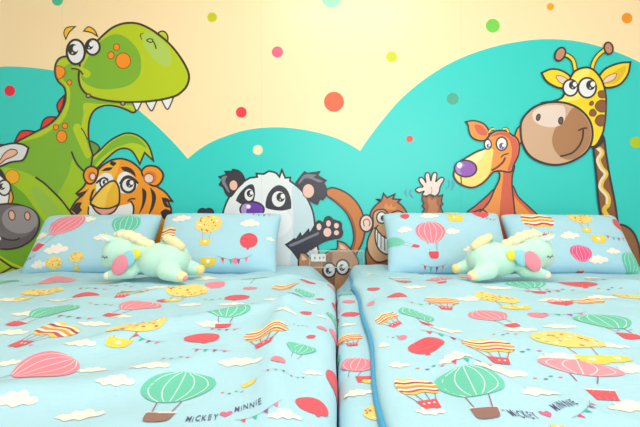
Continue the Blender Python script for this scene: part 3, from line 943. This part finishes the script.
u, v, s = px_bed(226, 416); heart(cl, u, v, 13 * s, (238, 106, 140), 8)
P(flags, 259, 417, 48, 25)
P(rib_balloon, 305, 296, 20, GREEN, 14, basket=None); P(plain_balloon, 322, 330, 12, PINK, 50); P(plain_balloon, 311, 340, 10, REDP, 40); P(cloud, 312, 372, 20); P(flags, 296, 378, 22, 30, 3); P(cloud, 310, 305, 14)
P(plain_balloon, 320, 300, 9, REDP, 40); P(bits, 300, 330, 16); P(cloud, 322, 318, 12); P(bits, 300, 272, 16)
# the side that turns down into the gap
for uu, vv, c, w in ((.03, -1.52, REDP, .10), (.02, -1.25, PINK, .07), (.03, -.95, REDP, .08), (.0, -.7, PINK, .07), (.05, -.5, GREEN, .08)):
    plain_balloon(cl, uu, vv, w, c, 40)
rib_balloon(cl, .02, -1.12, .09, GREEN, 20, basket=None)
cl_o = mesh_obj('duvet', cl.V, cl.F, cl.M, cl.I, None, True)
tag(cl_o, 'pale blue balloon-print duvet spread over the left bed up to the gap', 'duvet', 'printed duvets')

# right duvet --------------------------------------------------------
def x_edge(v):
    return 0.086 + 0.006 * math.sin(v * 5 + 1) + 0.004 * math.sin(v * 13)


def S_right(u, v):
    xr, r = 1.70, 0.055
    xe = x_edge(v)
    if u > xr - r:
        o, dz = edge(u - (xr - r), r)
        x = xr - r + o
    elif u < .13:
        # towards the piped edge: u .13 -> 0 runs over the soft edge
        t = (.13 - u) / .13
        x = xe + (.13 - xe) * (1 - math.sin(t * math.pi / 2)) if t < 1 else xe
        dz = 0.034 * (1 - math.sqrt(max(0.0, 1 - t ** 2.6)))
    else:
        x, dz = u, 0.0
    yh, yf = -0.066, -2.05
    if v > yh - r:
        o, d2 = edge(v - (yh - r), r)
        y = yh - r + o
        d2 = min(d2, .034) if x < .3 else d2
    elif v < yf + r:
        o, d2 = edge(yf + r - v, r)
        y = yf + r - o
    else:
        y, d2 = v, 0.0
    k = 1.0 - sstep(0, 0.1, dz + d2)
    k2 = sstep(0.0, .12, u)
    z = BED + relief(u, v, FOLDS_R) * (0.3 + .7 * k) * k2 - dz - d2 - sag(x, y)
    return (x, y, z)


cl = Cloth(S_right)
cl.grid([0, .004, .009, .016, .024, .034, .046, .060, .074, .088, .102, .116] + lin_range(.13, 2.12, .0125), lin_range(-2.3, .03, .0125))
P(rib_balloon, 440, 281, 27, PINK, -10); P(rib_balloon, 417, 319, 36, GREEN, 6); P(stripe_balloon, 383, 322, 32, 26); P(plain_balloon, 426, 350, 36, REDP, -6)
P(plain_balloon, 402, 339, 11, PINK, 80); P(stripe_balloon, 413, 386, 52, 14); P(rib_balloon, 470, 386, 68, GREEN, -5, basket=(150, 110, 100)); P(stripe_balloon, 488, 347, 50, -4)
P(plain_balloon, 397, 300, 20, REDP); P(stripe_balloon, 442, 302, 34, -6); P(rib_balloon, 489, 315, 40, PINK, 16)
P(cloud, 395, 364, 30); P(cloud, 445, 331, 34); P(cloud, 455, 365, 34); P(cloud, 470, 300, 30); P(cloud, 415, 290, 24); P(cloud, 398, 275, 24); P(cloud, 500, 372, 54); P(cloud, 561, 358, 48)
P(cloud, 632, 407, 50); P(cloud, 559, 327, 34); P(cloud, 555, 300, 34); P(cloud, 600, 300, 34); P(cloud, 497, 288, 30); P(cloud, 612, 345, 34); P(cloud, 633, 370, 40); P(cloud, 520, 330, 34); P(cloud, 540, 392, 40)
P(spot_balloon, 567, 341, 68, -6); P(rib_balloon, 580, 368, 76, (250, 150, 165), -22, 1, .6, basket=None); P(red_basket, 604, 395, 27, -14); P(rib_balloon, 603, 322, 52, GREEN, -6); P(rib_balloon, 526, 285, 38, GREEN, -6)
P(spot_balloon, 497, 299, 44, 0); P(plain_balloon, 577, 285, 36, REDP, -6); P(spot_balloon, 634, 298, 40, 0); P(basket_y, 618, 361, 26); P(basket_y, 521, 306, 20); P(stripe_balloon, 600, 281, 26, 0, basket=False)
P(flags, 452, 339, 60, -10, 5); P(flags, 470, 366, 50, 0); P(flags, 560, 312, 50, -4); P(bits, 430, 368, 30); P(bits, 525, 352, 34); P(bits, 548, 377, 30); P(bits, 470, 286, 24); P(bits, 560, 290, 30)
P(flags, 540, 290, 44, 0); P(plain_balloon, 560, 302, 24, REDP); P(stripe_balloon, 588, 302, 30, 0, basket=False); P(rib_balloon, 400, 283, 24, REDP, 0, basket=None)
P(stripe_balloon, 470, 272, 22, 0, basket=False); P(cloud, 590, 272, 22); P(rib_balloon, 620, 279, 30, GREEN, 0, basket=None); P(cloud, 425, 273, 22)
P(cloud, 375, 345, 26); P(plain_balloon, 372, 290, 16, REDP); P(rib_balloon, 366, 305, 18, PINK, 20, basket=None); P(bits, 395, 338, 20); P(cloud, 372, 274, 16); P(flags, 420, 304, 30, 0, 3); P(bits, 505, 335, 26); P(plain_balloon, 538, 315, 20, PINK); P(bits, 610, 290, 26); P(bits, 620, 330, 26); P(cloud, 430, 410, 30); P(basket_y, 558, 424, 14); P(bits, 492, 415, 26)
u, v, s = px_bed(524, 416); words(cl, u, v, .0255, 'MiCKEY', 12)
u, v, s = px_bed(564, 404); words(cl, u, v, .0255, 'MiNNiE', 14)
u, v, s = px_bed(546, 411); heart(cl, u, v, 13 * s, (238, 106, 140), 8)
P(flags, 581, 407, 46, 40)
duv_r = mesh_obj('duvet', cl.V, cl.F, cl.M, cl.I, None, True)
tag(duv_r, 'pale blue balloon-print duvet with blue piped edge on the right bed', 'duvet', 'printed duvets')


def tube(path, r, n=8, rr=None):
    V, Fc = [], []
    m = len(path)
    for i, p in enumerate(path):
        d = (path[min(m - 1, i + 1)] - path[max(0, i - 1)]).normalized()
        up = Vector((0, 0, 1)) if abs(d.z) < .9 else Vector((1, 0, 0))
        s = d.cross(up).normalized()
        t = s.cross(d)
        rad = rr(i / (m - 1)) if rr else r
        for k in range(n):
            a = 2 * math.pi * k / n
            V.append(tuple(p + (s * math.cos(a) + t * math.sin(a)) * rad))
    for i in range(m - 1):
        for k in range(n):
            Fc.append((i * n + k, i * n + (k + 1) % n, (i + 1) * n + (k + 1) % n, (i + 1) * n + k))
    Fc.append(tuple(range(n))[::-1])
    Fc.append(tuple((m - 1) * n + k for k in range(n)))
    return V, Fc


path = [Vector((x_edge(v) - .001, v, BED - .026 - sag(x_edge(v), v) + .003 * math.sin(v * 9))) for v in lin_range(-2.0, -.09, .03)]
V, Fc = tube(path, .0075)
pip = mesh_obj('piping', V, Fc, [cloth((74, 170, 214))], None, duv_r, True)
pip['label'] = 'bright blue piping'

# ------------------------------------------------------------------ beds
def S_sheet_factory(x0, x1):
    def S(u, v):
        r = 0.026
        if u < x0 + r:
            o, dz = edge(x0 + r - u, r)
            x = x0 + r - o
        elif u > x1 - r:
            o, dz = edge(u - (x1 - r), r)
            x = x1 - r + o
        else:
            x, dz = u, 0.0
        yh, yf = -0.05, -2.0
        d2 = 0.0
        y = v
        if v > yh - r:
            o, d2 = edge(v - (yh - r), r)
            y = yh - r + o
        elif v < yf + r:
            o, d2 = edge(yf + r - v, r)
            y = yf + r - o
        k = 1 - sstep(0, .05, dz + d2)
        return (x, y, BED - .036 - dz - d2 - sag(x, y) + .0035 * noise.noise(Vector((u * 7, v * 5, 4))) * k)
    return S


def make_bed(x0, x1, label, prints):
    bed = thing('bed', label, 'bed', ((x0 + x1) / 2, -1.0, 0), 0, 'twin beds')
    S = S_sheet_factory(x0, x1)
    cl = Cloth(S)
    cl.grid(lin_range(x0 - .2, x1 + .2, .02), lin_range(-2.2, .19, .02))
    # denser strip close to the open edge gets the visible motifs
    if prints:
        prints(cl)
    off = Vector(bed.location)
    V = [(p[0] - off.x, p[1] - off.y, p[2]) for p in cl.V]
    mt = mesh_obj('mattress', V, cl.F, cl.M, cl.I, bed, True)
    mt['label'] = 'mattress in a balloon-print fitted sheet'
    wood = mat('wood', (214, 190, 156), 0.45, 0.3)
    hw = (x1 - x0) / 2
    b = box(-hw + .01, hw - .01, -.98, .92, .12, .295, 'bed_base', wood, bed, .012)
    for sx in (-1, 1):
        for sy in (-1, 1):
            box(sx * (hw - .1) - .03, sx * (hw - .1) + .03, sy * .88 - .03, sy * .88 + .03, 0, .119, 'leg', wood, bed, .006)
    return bed


def sheet_prints(cl):
    rib_balloon(cl, .052, -1.42, .085, PINK, -14, basket=None)
    basket_y(cl, .07, -1.5, .03)
    s = Stamp(cl, .066, -1.49, .05, -6)
    s.fill(V2((-.5, .2), (.5, .3), (.4, -.3), (-.35, -.35)), REDP)
    plain_balloon(cl, .05, -1.02, .06, REDP, 20)
    stripe_balloon(cl, .035, -1.24, .08, 10)
    spot_balloon(cl, .085, -1.62, .075, 20, basket=False)
    cloud(cl, .045, -1.55, .06, 10)
    cloud(cl, .04, -1.13, .05, 10)
    rib_balloon(cl, .045, -.72, .07, GREEN, 10, basket=None)
    stripe_balloon(cl, .045, -.5, .07, 10)
    plain_balloon(cl, .05, -.86, .05, PINK, 10)
    for vv, c in ((-1.35, GREEN), (-1.05, REDP), (-.8, PINK)):
        plain_balloon(cl, -.02, vv, .07, c, 60)


make_bed(-1.68, -.014, 'wide low bed on the left, under the unpiped duvet', None)
make_bed(.007, 1.68, 'wide low bed on the right, its sheeted edge bare by the gap', sheet_prints)

# ------------------------------------------------------------------ pillows
def make_pillow(label, cx, rot_z, w, h, t, lean, base, motifs, quad, seed, roll=0.0):
    """pillow leaning on the wall; quad = its corners in the print layout (tl, tr, br, bl)"""
    def loc(u, v, side):
        # rounded-square outline with slightly drawn-in sides
        uu, vv = max(-1, min(1, u)), max(-1, min(1, v))
        x = w / 2 * uu * (1 - .045 * (1 - vv * vv) * abs(uu) ** 3 + 0) * (1 - .03 * abs(vv) ** 10)
        z = h / 2 * vv * (1 - .06 * (1 - uu * uu) * abs(vv) ** 3) * (1 - .03 * abs(uu) ** 10)
        e = max(0.0, (1 - uu ** 4) * (1 - vv ** 4))
        th = t / 2 * e ** .45
        th += e * (.006 * noise.noise(Vector((uu * 2.5 + seed, vv * 2.5, side))) + .003 * noise.noise(Vector((uu * 7 + seed, vv * 7, side))))
        # gathers by the corners
        th += .004 * e ** .3 * math.sin(18 * uu * vv + seed) * (abs(uu) * abs(vv)) ** 2
        return x, -side * th, z

    def S(u, v):
        return loc(u, v, 1)
    cl = Cloth(S, BLUE)
    cl.k = 3.0
    g = [math.sin(math.pi / 2 * k) for k in lin_range(-1, 1, 2 / 44)]
    g2 = [math.sin(math.pi / 2 * k) for k in lin_range(-1, 1, 2 / 34)]
    cl.grid(g, g2)
    for k_, px, py, wpx, *a in motifs:
        tl, tr, br, bl = quad
        # inverse bilinear by iteration
        u, v = 0.0, 0.0
        for _ in range(12):
            s_, t_ = (u + 1) / 2, (1 - v) / 2
            X = (1 - t_) * ((1 - s_) * tl[0] + s_ * tr[0]) + t_ * ((1 - s_) * bl[0] + s_ * br[0])
            Y = (1 - t_) * ((1 - s_) * tl[1] + s_ * tr[1]) + t_ * ((1 - s_) * bl[1] + s_ * br[1])
            wd = (1 - t_) * (tr[0] - tl[0]) + t_ * (br[0] - bl[0])
            hd = (1 - s_) * (bl[1] - tl[1]) + s_ * (br[1] - tr[1])
            u += 2 * (px - X) / wd
            v -= 2 * (py - Y) / hd
        u = max(-.97, min(.97, u)); v = max(-.95, min(.95, v))
        size = wpx / ((tr[0] - tl[0] + br[0] - bl[0]) / 2) * 2
        kw = dict(sy=w / h)
        rot = 0
        args = list(a)
        k_(cl, u, v, size, *args, **kw)
    # back half
    s = len(cl.V)
    for vv in g2:
        for uu in g:
            cl.V.append(loc(uu, vv, -1))
    n = len(g)
    for j in range(len(g2) - 1):
        for i in range(n - 1):
            a = s + j * n + i
            cl.F.append((a, a + n, a + n + 1, a + 1))
            cl.I.append(0)
    o = mesh_obj('pillow', cl.V, cl.F, cl.M, cl.I, None, True)
    o.location = base
    o.rotation_euler = (-lean, roll, rot_z)
    tag(o, label, 'pillow', 'printed pillows')
    return o


PW_, PH_, PT_ = .632, .35, .145
Yc, Zc = -.232, BED + .108
LEAN = math.radians(35)
flagp = lambda cl, u, v, size, rot=0, n=4, **k: flags(cl, u, v, size, rot, n, **k)
make_pillow('pillow against the dinosaur and tiger, printed with a tilted pink balloon', 0, 0, PW_, PH_, PT_, LEAN, (-1.252, Yc, Zc),
            [(rib_balloon, 83, 233, 32, PINK, -24, 1.0), (cloud, 57, 242, 17), (cloud, 104, 228, 18), (cloud, 78, 256, 24), (rib_balloon, 142, 234, 28, GREEN, 0, 1.0), (flagp, 47, 260, 20, 15),
             (spot_balloon, 76, 267, 16), (spot_balloon, 99, 263, 14), (cloud, 122, 246, 18), (cloud, 60, 268, 16), (bits, 112, 238, 12) if False else (cloud, 156, 252, 16)],
            ((57, 217), (171, 219), (166, 273), (36, 273)), 1.0, -.012)
make_pillow('pillow below the panda, printed with a yellow spotted balloon and red balloon', 0, 0, PW_, PH_ * 1.02, PT_, LEAN, (-.603, Yc - .012, Zc + .005),
            [(spot_balloon, 217, 230, 27, 0, .9), (basket_y, 220, 263, 14), (plain_balloon, 255, 246, 18, REDP, 0, .9), (cloud, 190, 224, 19), (cloud, 255, 230, 18), (cloud, 197, 260, 18), (stripe_balloon, 177, 237, 20, 0), (flagp, 243, 259, 30, 4),
             (flagp, 265, 217, 22, 0), (cloud, 275, 243, 8), (plain_balloon, 244, 263, 6, PINK)],
            ((170, 214), (283, 214), (279, 271), (166, 268)), 2.3, .0)
make_pillow('pillow beside the monkey, printed with an upright pink balloon', 0, 0, PW_, PH_ * 1.04, PT_, LEAN, (.573, Yc - .012, Zc + .005),
            [(rib_balloon, 423.5, 239, 28, PINK, 0, 1.0), (basket_y, 449, 224, 16), (plain_balloon, 476, 217, 17, REDP), (cloud, 399, 236, 14), (cloud, 444, 238, 14), (cloud, 424, 222, 18), (cloud, 460, 254, 16), (spot_balloon, 447, 214, 16), (plain_balloon, 400, 222, 9, REDP), (rib_balloon, 388, 246, 16, GREEN, 60), (flagp, 484, 222, 16, -20), (flagp, 425, 266, 24, 0)],
            ((379, 214), (497, 213), (501, 270), (384, 272)), 3.7, -.004)
make_pillow('pillow in front of the giraffe neck, printed with a striped balloon', 0, 0, PW_, PH_, PT_, LEAN, (1.213, Yc, Zc),
            [(stripe_balloon, 526, 227, 28, 0, 1.1, ), (spot_balloon, 567, 223, 23, 0, 1.0), (basket_y, 580, 245, 15), (plain_balloon, 606, 229, 16, REDP, 0, 1), (rib_balloon, 561, 258, 20, (240, 92, 140), 0), (rib_balloon, 613, 264, 24, GREEN, 0), (cloud, 553, 242, 18), (cloud, 577, 263, 18), (cloud, 597, 218, 16), (flagp, 598, 241, 24, -6), (cloud, 592, 256, 14), (plain_balloon, 504, 243, 7, REDP)],
            ((497, 214), (607, 217), (625, 271), (500, 271)), 5.2, .012)

# ------------------------------------------------------------------ unicorn plush toys
def blob(parts, name, m, parent, voxel=.0055, smooth=8):
    """ellipsoids (cx,cy,cz, rx,ry,rz, tilt about y) and limbs merged into one continuous skin"""
    bm = bmesh.new()
    for p in parts:
        if p[0] == 'e':
            _, c, r, tilt = p
            M = Matrix.Translation(c) @ Matrix.Rotation(math.radians(tilt), 4, 'Y') @ Matrix.Diagonal((r[0], r[1], r[2], 1))
            bmesh.ops.create_uvsphere(bm, u_segments=20, v_segments=14, radius=1, matrix=M)
        else:
            _, a, b, ra, rb = p
            a, b = Vector(a), Vector(b)
            for k in range(9):
                t = k / 8
                bmesh.ops.create_uvsphere(bm, u_segments=14, v_segments=10, radius=ra + (rb - ra) * t, matrix=Matrix.Translation(a.lerp(b, t)))
    me = bpy.data.meshes.new(name)
    bm.to_mesh(me)
    bm.free()
    o = bpy.data.objects.new(name, me)
    C.objects.link(o)
    r_ = o.modifiers.new('r', 'REMESH'); r_.mode = 'VOXEL'; r_.voxel_size = voxel
    s_ = o.modifiers.new('s', 'SMOOTH'); s_.iterations = smooth; s_.factor = .5
    dg = bpy.context.evaluated_depsgraph_get()
    me2 = bpy.data.meshes.new_from_object(o.evaluated_get(dg))
    bpy.data.objects.remove(o)
    me2.name = name
    me2.materials.clear()
    me2.materials.append(m)
    me2.polygons.foreach_set('use_smooth', [True] * len(me2.polygons))
    o = bpy.data.objects.new(name, me2)
    C.objects.link(o)
    o.parent = parent
    return o


MINT, CRM = (198, 240, 220), (255, 238, 196)


def make_unicorn(label, loc, rz, d, fans):
    """d = +1 faces right, -1 faces left; lies on its belly, camera side = -y"""
    t = thing('unicorn_plush', label, 'plush toy', loc, rz, 'unicorn plush toys')
    X = lambda x: x * d
    body = [('e', (X(-.035), 0, .076), (.108, .082, .074), 4 * d), ('e', (X(-.075), 0, .076), (.072, .084, .076), 0), ('e', (X(.065), 0, .088), (.066, .066, .062), -20 * d),
            ('e', (X(.142), 0, .106), (.078, .072, .074), 0), ('e', (X(.176), 0, .086), (.050, .054, .052), 0),
            ('l', (X(.075), -.048, .036), (X(.145), -.060, .022), .032, .022), ('l', (X(.075), .045, .034), (X(.135), .06, .020), .030, .021),
            ('l', (X(-.085), -.060, .044), (X(-.140), -.076, .024), .042, .026), ('l', (X(-.09), .05, .046), (X(-.160), .045, .032), .042, .026)]
    b = blob(body, 'body', plush(MINT), t)
    for c, r, cc in (((X(.160), -.062, .0195), (.019, .02, .018), (255, 244, 214)), ((X(.150), .062, .0185), (.019, .02, .018), (255, 244, 214)),
                  ((X(-.156), -.081, .023), (.024, .023, .021), (255, 232, 178)), ((X(-.178), .043, .030), (.022, .023, .022), (255, 226, 150))):
        hf = blob([('e', c, r, 0)], 'hoof', plush(cc), t, .004, 3)
        hf['label'] = 'cream hoof'
    sole = blob([('e', (X(-.172), -.086, .018), (.011, .014, .013), 0)], 'hoof_pad', plush((248, 150, 160)), t, .003, 2)
    sole['label'] = 'pink pad under the hind hoof'
    mane = []
    for x, z, r in ((.020, .146, .026), (.048, .158, .029), (.078, .172, .030), (.108, .184, .030), (.137, .189, .027), (.162, .184, .019)):
        mane.append(('e', (X(x), -.006 + .004 * math.sin(x * 90), z - .004), (r * .78, r * 1.05, r * .74), 0))
    mn = blob(mane, 'mane', plush(CRM), t, .004, 4)
    mn['label'] = 'puffy cream mane'
    tl = blob([('l', (X(-.125), -.02, .135), (X(-.098), -.022, .155), .017, .021), ('l', (X(-.098), -.022, .155), (X(-.062), -.02, .172), .021, .016)], 'tail', plush((255, 230, 178)), t, .004, 4)
    tl['label'] = 'cream tail laid over the back'
    tb = blob([('l', (X(-.085), .025, .142), (X(-.04), .02, .158), .012, .013)], 'tail', plush((92, 206, 182)), t, .004, 3)
    tb['label'] = 'teal tail lock'
    # ears
    for sy in (-1, 1):
        ea = blob([('l', (X(.156), sy * .040, .160), (X(.200), sy * .054, .182), .016, .005), ('l', (X(.156), sy * .040, .160), (X(.180), sy * .046, .173), .016, .012)], 'ear', plush((198, 240, 224)), t, .003, 2)
        inn = blob([('l', (X(.168), sy * .056, .165), (X(.193), sy * .060, .177), .008, .004)], 'ear_lining', plush((250, 246, 240)), ea, .0025, 2)
    # rainbow horn
    hp = [Vector((X(.188 + .036 * k / 10), 0, .158 + .036 * k / 10)) for k in range(11)]
    V, Fc = tube(hp, .01, 12, lambda q: .0105 * (1 - .85 * q) * (1 + .10 * math.sin(q * 26)))
    cs = [plush((250, 178, 120)), plush((248, 150, 170)), plush((250, 222, 90)), plush((120, 200, 226))]
    ids = [min(3, (i // 12) * 4 // 10) for i in range(10 * 12)] + [0, 3]
    hn = mesh_obj('horn', V, Fc, cs, ids, t, True)
    hn['label'] = 'little striped rainbow horn'
    # closed eyes with lashes
    for sy in (-1, 1):
        V, Fc = [], []
        def surf(x, z):
            # point on the cheek
            e = 1 - ((x - .142) / .078) ** 2 - ((z - .106) / .074) ** 2
            return Vector((X(x), sy * (.072 * math.sqrt(max(.05, e)) + .0005), z))
        pl = [surf(.176 + .013 * math.cos(a), .100 - .007 * math.sin(a)) for a in [math.pi * k / 8 for k in range(9)]]
        v_, f_ = tube(pl, .0016, 6)
        V += v_; Fc += f_
        for k in (1, 4, 7):
            q = pl[k]
            q2 = q + Vector((X(.005 * (1 if k == 1 else (-1 if k == 7 else .0))), sy * .001, -.006))
            v_, f_ = tube([q, q.lerp(q2, .5), q2], .0012, 5)
            o_ = len(V)
            V += v_; Fc += [tuple(i + o_ for i in f) for f in f_]
        ey = mesh_obj('eye', V, Fc, [plush((70, 84, 110))], None, t, True)
        ey['label'] = 'stitched closed eye'
    # wings: yellow, blue and pink fans
    for sy in (-1, 1):
        wg = None
        (yx, yz), (bx_, bz), (kx, kz) = fans
        for part, col, (cx, cz), (rx, rz_), tilt, yo in (('wing', (248, 146, 166), (kx, kz), (.033, .047), -32, .012), ('feather', (150, 220, 232), (bx_, bz), (.027, .038), -28, .006), ('feather', (250, 228, 60), (yx, yz), (.021, .023), -20, .001)):
            o = blob([('e', (X(cx), sy * (.078 + yo), cz), (rx, .009, rz_), tilt * d)], part, plush(col), wg or t, .0035, 3)
            o['label'] = {'wing': 'pink plush wing', 'feather': 'blue wing panel' if col[0] == 150 else 'yellow wing tip'}[part]
            if wg is None: wg = o
    return t


dz_ = .012
uL = px_bed(146, 283.5); uR = px_bed(509, 282.5)
make_unicorn('mint unicorn plush facing left, lying on the left bed', (uL[0], uL[1] + .075, BED - .004 + dz_), math.radians(-4), -1, ((.036, .110), (.062, .092), (.094, .068)))
make_unicorn('mint unicorn plush facing right, lying on the right bed', (uR[0], uR[1] + .075, BED - .004 + dz_), math.radians(3), 1, ((.004, .102), (.042, .093), (.086, .080)))

# ------------------------------------------------------------------ clear socket cover on the wall
acr = bpy.data.materials.new('clear_acrylic')
acr.use_nodes = True
nt = acr.node_tree
b_ = nt.nodes['Principled BSDF']
b_.inputs['Base Color'].default_value = (.97, .99, .98, 1)
b_.inputs['Roughness'].default_value = .06
b_.inputs['Alpha'].default_value = .05
b_.inputs['Specular IOR Level'].default_value = .6
acr_edge = mat('acrylic_edge', (236, 232, 220), .25, .5, alpha=.42)
cov = thing('socket_cover', 'clear acrylic box cover over the wall socket between the beds', 'socket cover', ((336.5 - VX) * S_W, -.03, CZ + (VY - 258) * S_W))
hw, hh, dp = 27 * S_W, 8.5 * S_W, .026
YW = -.030
box(-hw, hw, YW + .004, YW + .007, -hh, hh, 'front_panel', acr, cov)
for n_, (x0, x1, z0, z1) in enumerate(((-hw, hw, hh - .004, hh), (-hw, hw, -hh, -hh + .004), (-hw, -hw + .004, -hh + .004, hh - .004), (hw - .004, hw, -hh + .004, hh - .004))):
    box(x0, x1, YW + .0072, YW + .0072 + dp, z0, z1, 'rim', acr_edge, cov)
sk = thing('wall_socket', 'small white wall socket inside the clear cover', 'socket', ((318.5 - VX) * S_W, -.032, CZ + (VY - 257) * S_W))
wp = mat('plastic', (245, 245, 242), .35, .5)
box(-.043, .043, 0.000, .008, -.022, .022, 'plate', wp, sk, .002)
for x in (-.022, .006):
    box(x, x + .006, -.0012, -.0002, -.008, .006, 'slot', mat('plastic', (70, 68, 66), .5, .4), sk)
box(.026, .034, -.0018, -.0002, -.004, .006, 'switch', mat('plastic', (230, 90, 80), .4, .4), sk)

# ------------------------------------------------------------------ the room
white = paint((244, 240, 232))
struct(box(-2.4, 2.4, 0.0, .12, 0, 2.75, 'wall_back', white))
struct(box(-2.52, -2.4, -4.6, .12, 0, 2.75, 'wall_left', white))
struct(box(2.4, 2.52, -4.6, .12, 0, 2.75, 'wall_right', white))
struct(box(-2.52, 2.52, -4.72, .12, 2.75, 2.85, 'ceiling', white))
fl = mat('floorboards', (196, 160, 118), .4, .4)
struct(box(-2.52, 2.52, -4.72, .12, -.06, 0, 'floor', fl))
# wall behind the lens with a wide window opening
wx0, wx1, wz0, wz1 = -.7, 2.2, .75, 2.4
V, Fc = [], []
for (x0, x1, z0, z1) in ((-2.4, wx0, 0, 2.75), (wx1, 2.4, 0, 2.75), (wx0, wx1, 0, wz0), (wx0, wx1, wz1, 2.75)):
    s = len(V)
    for y in (-4.72, -4.6):
        V += [(x0, y, z0), (x1, y, z0), (x1, y, z1), (x0, y, z1)]
    Fc += [(s, s + 1, s + 2, s + 3), (s + 4, s + 7, s + 6, s + 5), (s, s + 4, s + 5, s + 1), (s + 3, s + 2, s + 6, s + 7), (s, s + 3, s + 7, s + 4), (s + 1, s + 5, s + 6, s + 2)]
struct(mesh_obj('wall_front', V, Fc, [white]))


def area(name, loc, rot, sx, sy, power, col):
    l = bpy.data.lights.new(name, 'AREA')
    l.shape = 'RECTANGLE'
    l.size, l.size_y = sx, sy
    l.energy = power
    l.color = col
    o = bpy.data.objects.new(name, l)
    o.location = loc
    o.rotation_euler = rot
    C.objects.link(o)
    return o


area('window_daylight', ((wx0 + wx1) / 2, -4.58, (wz0 + wz1) / 2), (math.radians(90), 0, 0), wx1 - wx0, wz1 - wz0, 60, (.93, .97, 1.0))
area('ceiling_lamp', (.15, -1.5, 2.70), (0, 0, 0), 1.3, 1.0, 30, (1.0, .95, .89))

w = bpy.data.worlds.new('World')
bpy.context.scene.world = w
w.use_nodes = True
w.node_tree.nodes['Background'].inputs[0].default_value = (.9, .95, 1, 1)
w.node_tree.nodes['Background'].inputs[1].default_value = 1.0

# ------------------------------------------------------------------ camera
cd = bpy.data.cameras.new('Camera')
cd.sensor_fit = 'HORIZONTAL'
cd.sensor_width = 36
cd.lens = 36 * F / 640
cd.shift_x = -(VX - 320) / 640
cd.shift_y = -(213.5 - VY) / 640
cd.clip_start = .02
cam = bpy.data.objects.new('Camera', cd)
cam.location = (0, -D, CZ)
cam.rotation_euler = (math.radians(90), 0, 0)
C.objects.link(cam)
sc = bpy.context.scene
sc.camera = cam
sc.view_settings.view_transform = 'Standard'
sc.view_settings.look = 'None'
sc.view_settings.exposure = 0.0
sc.view_settings.gamma = 1.0
sc.view_settings.use_curve_mapping = False
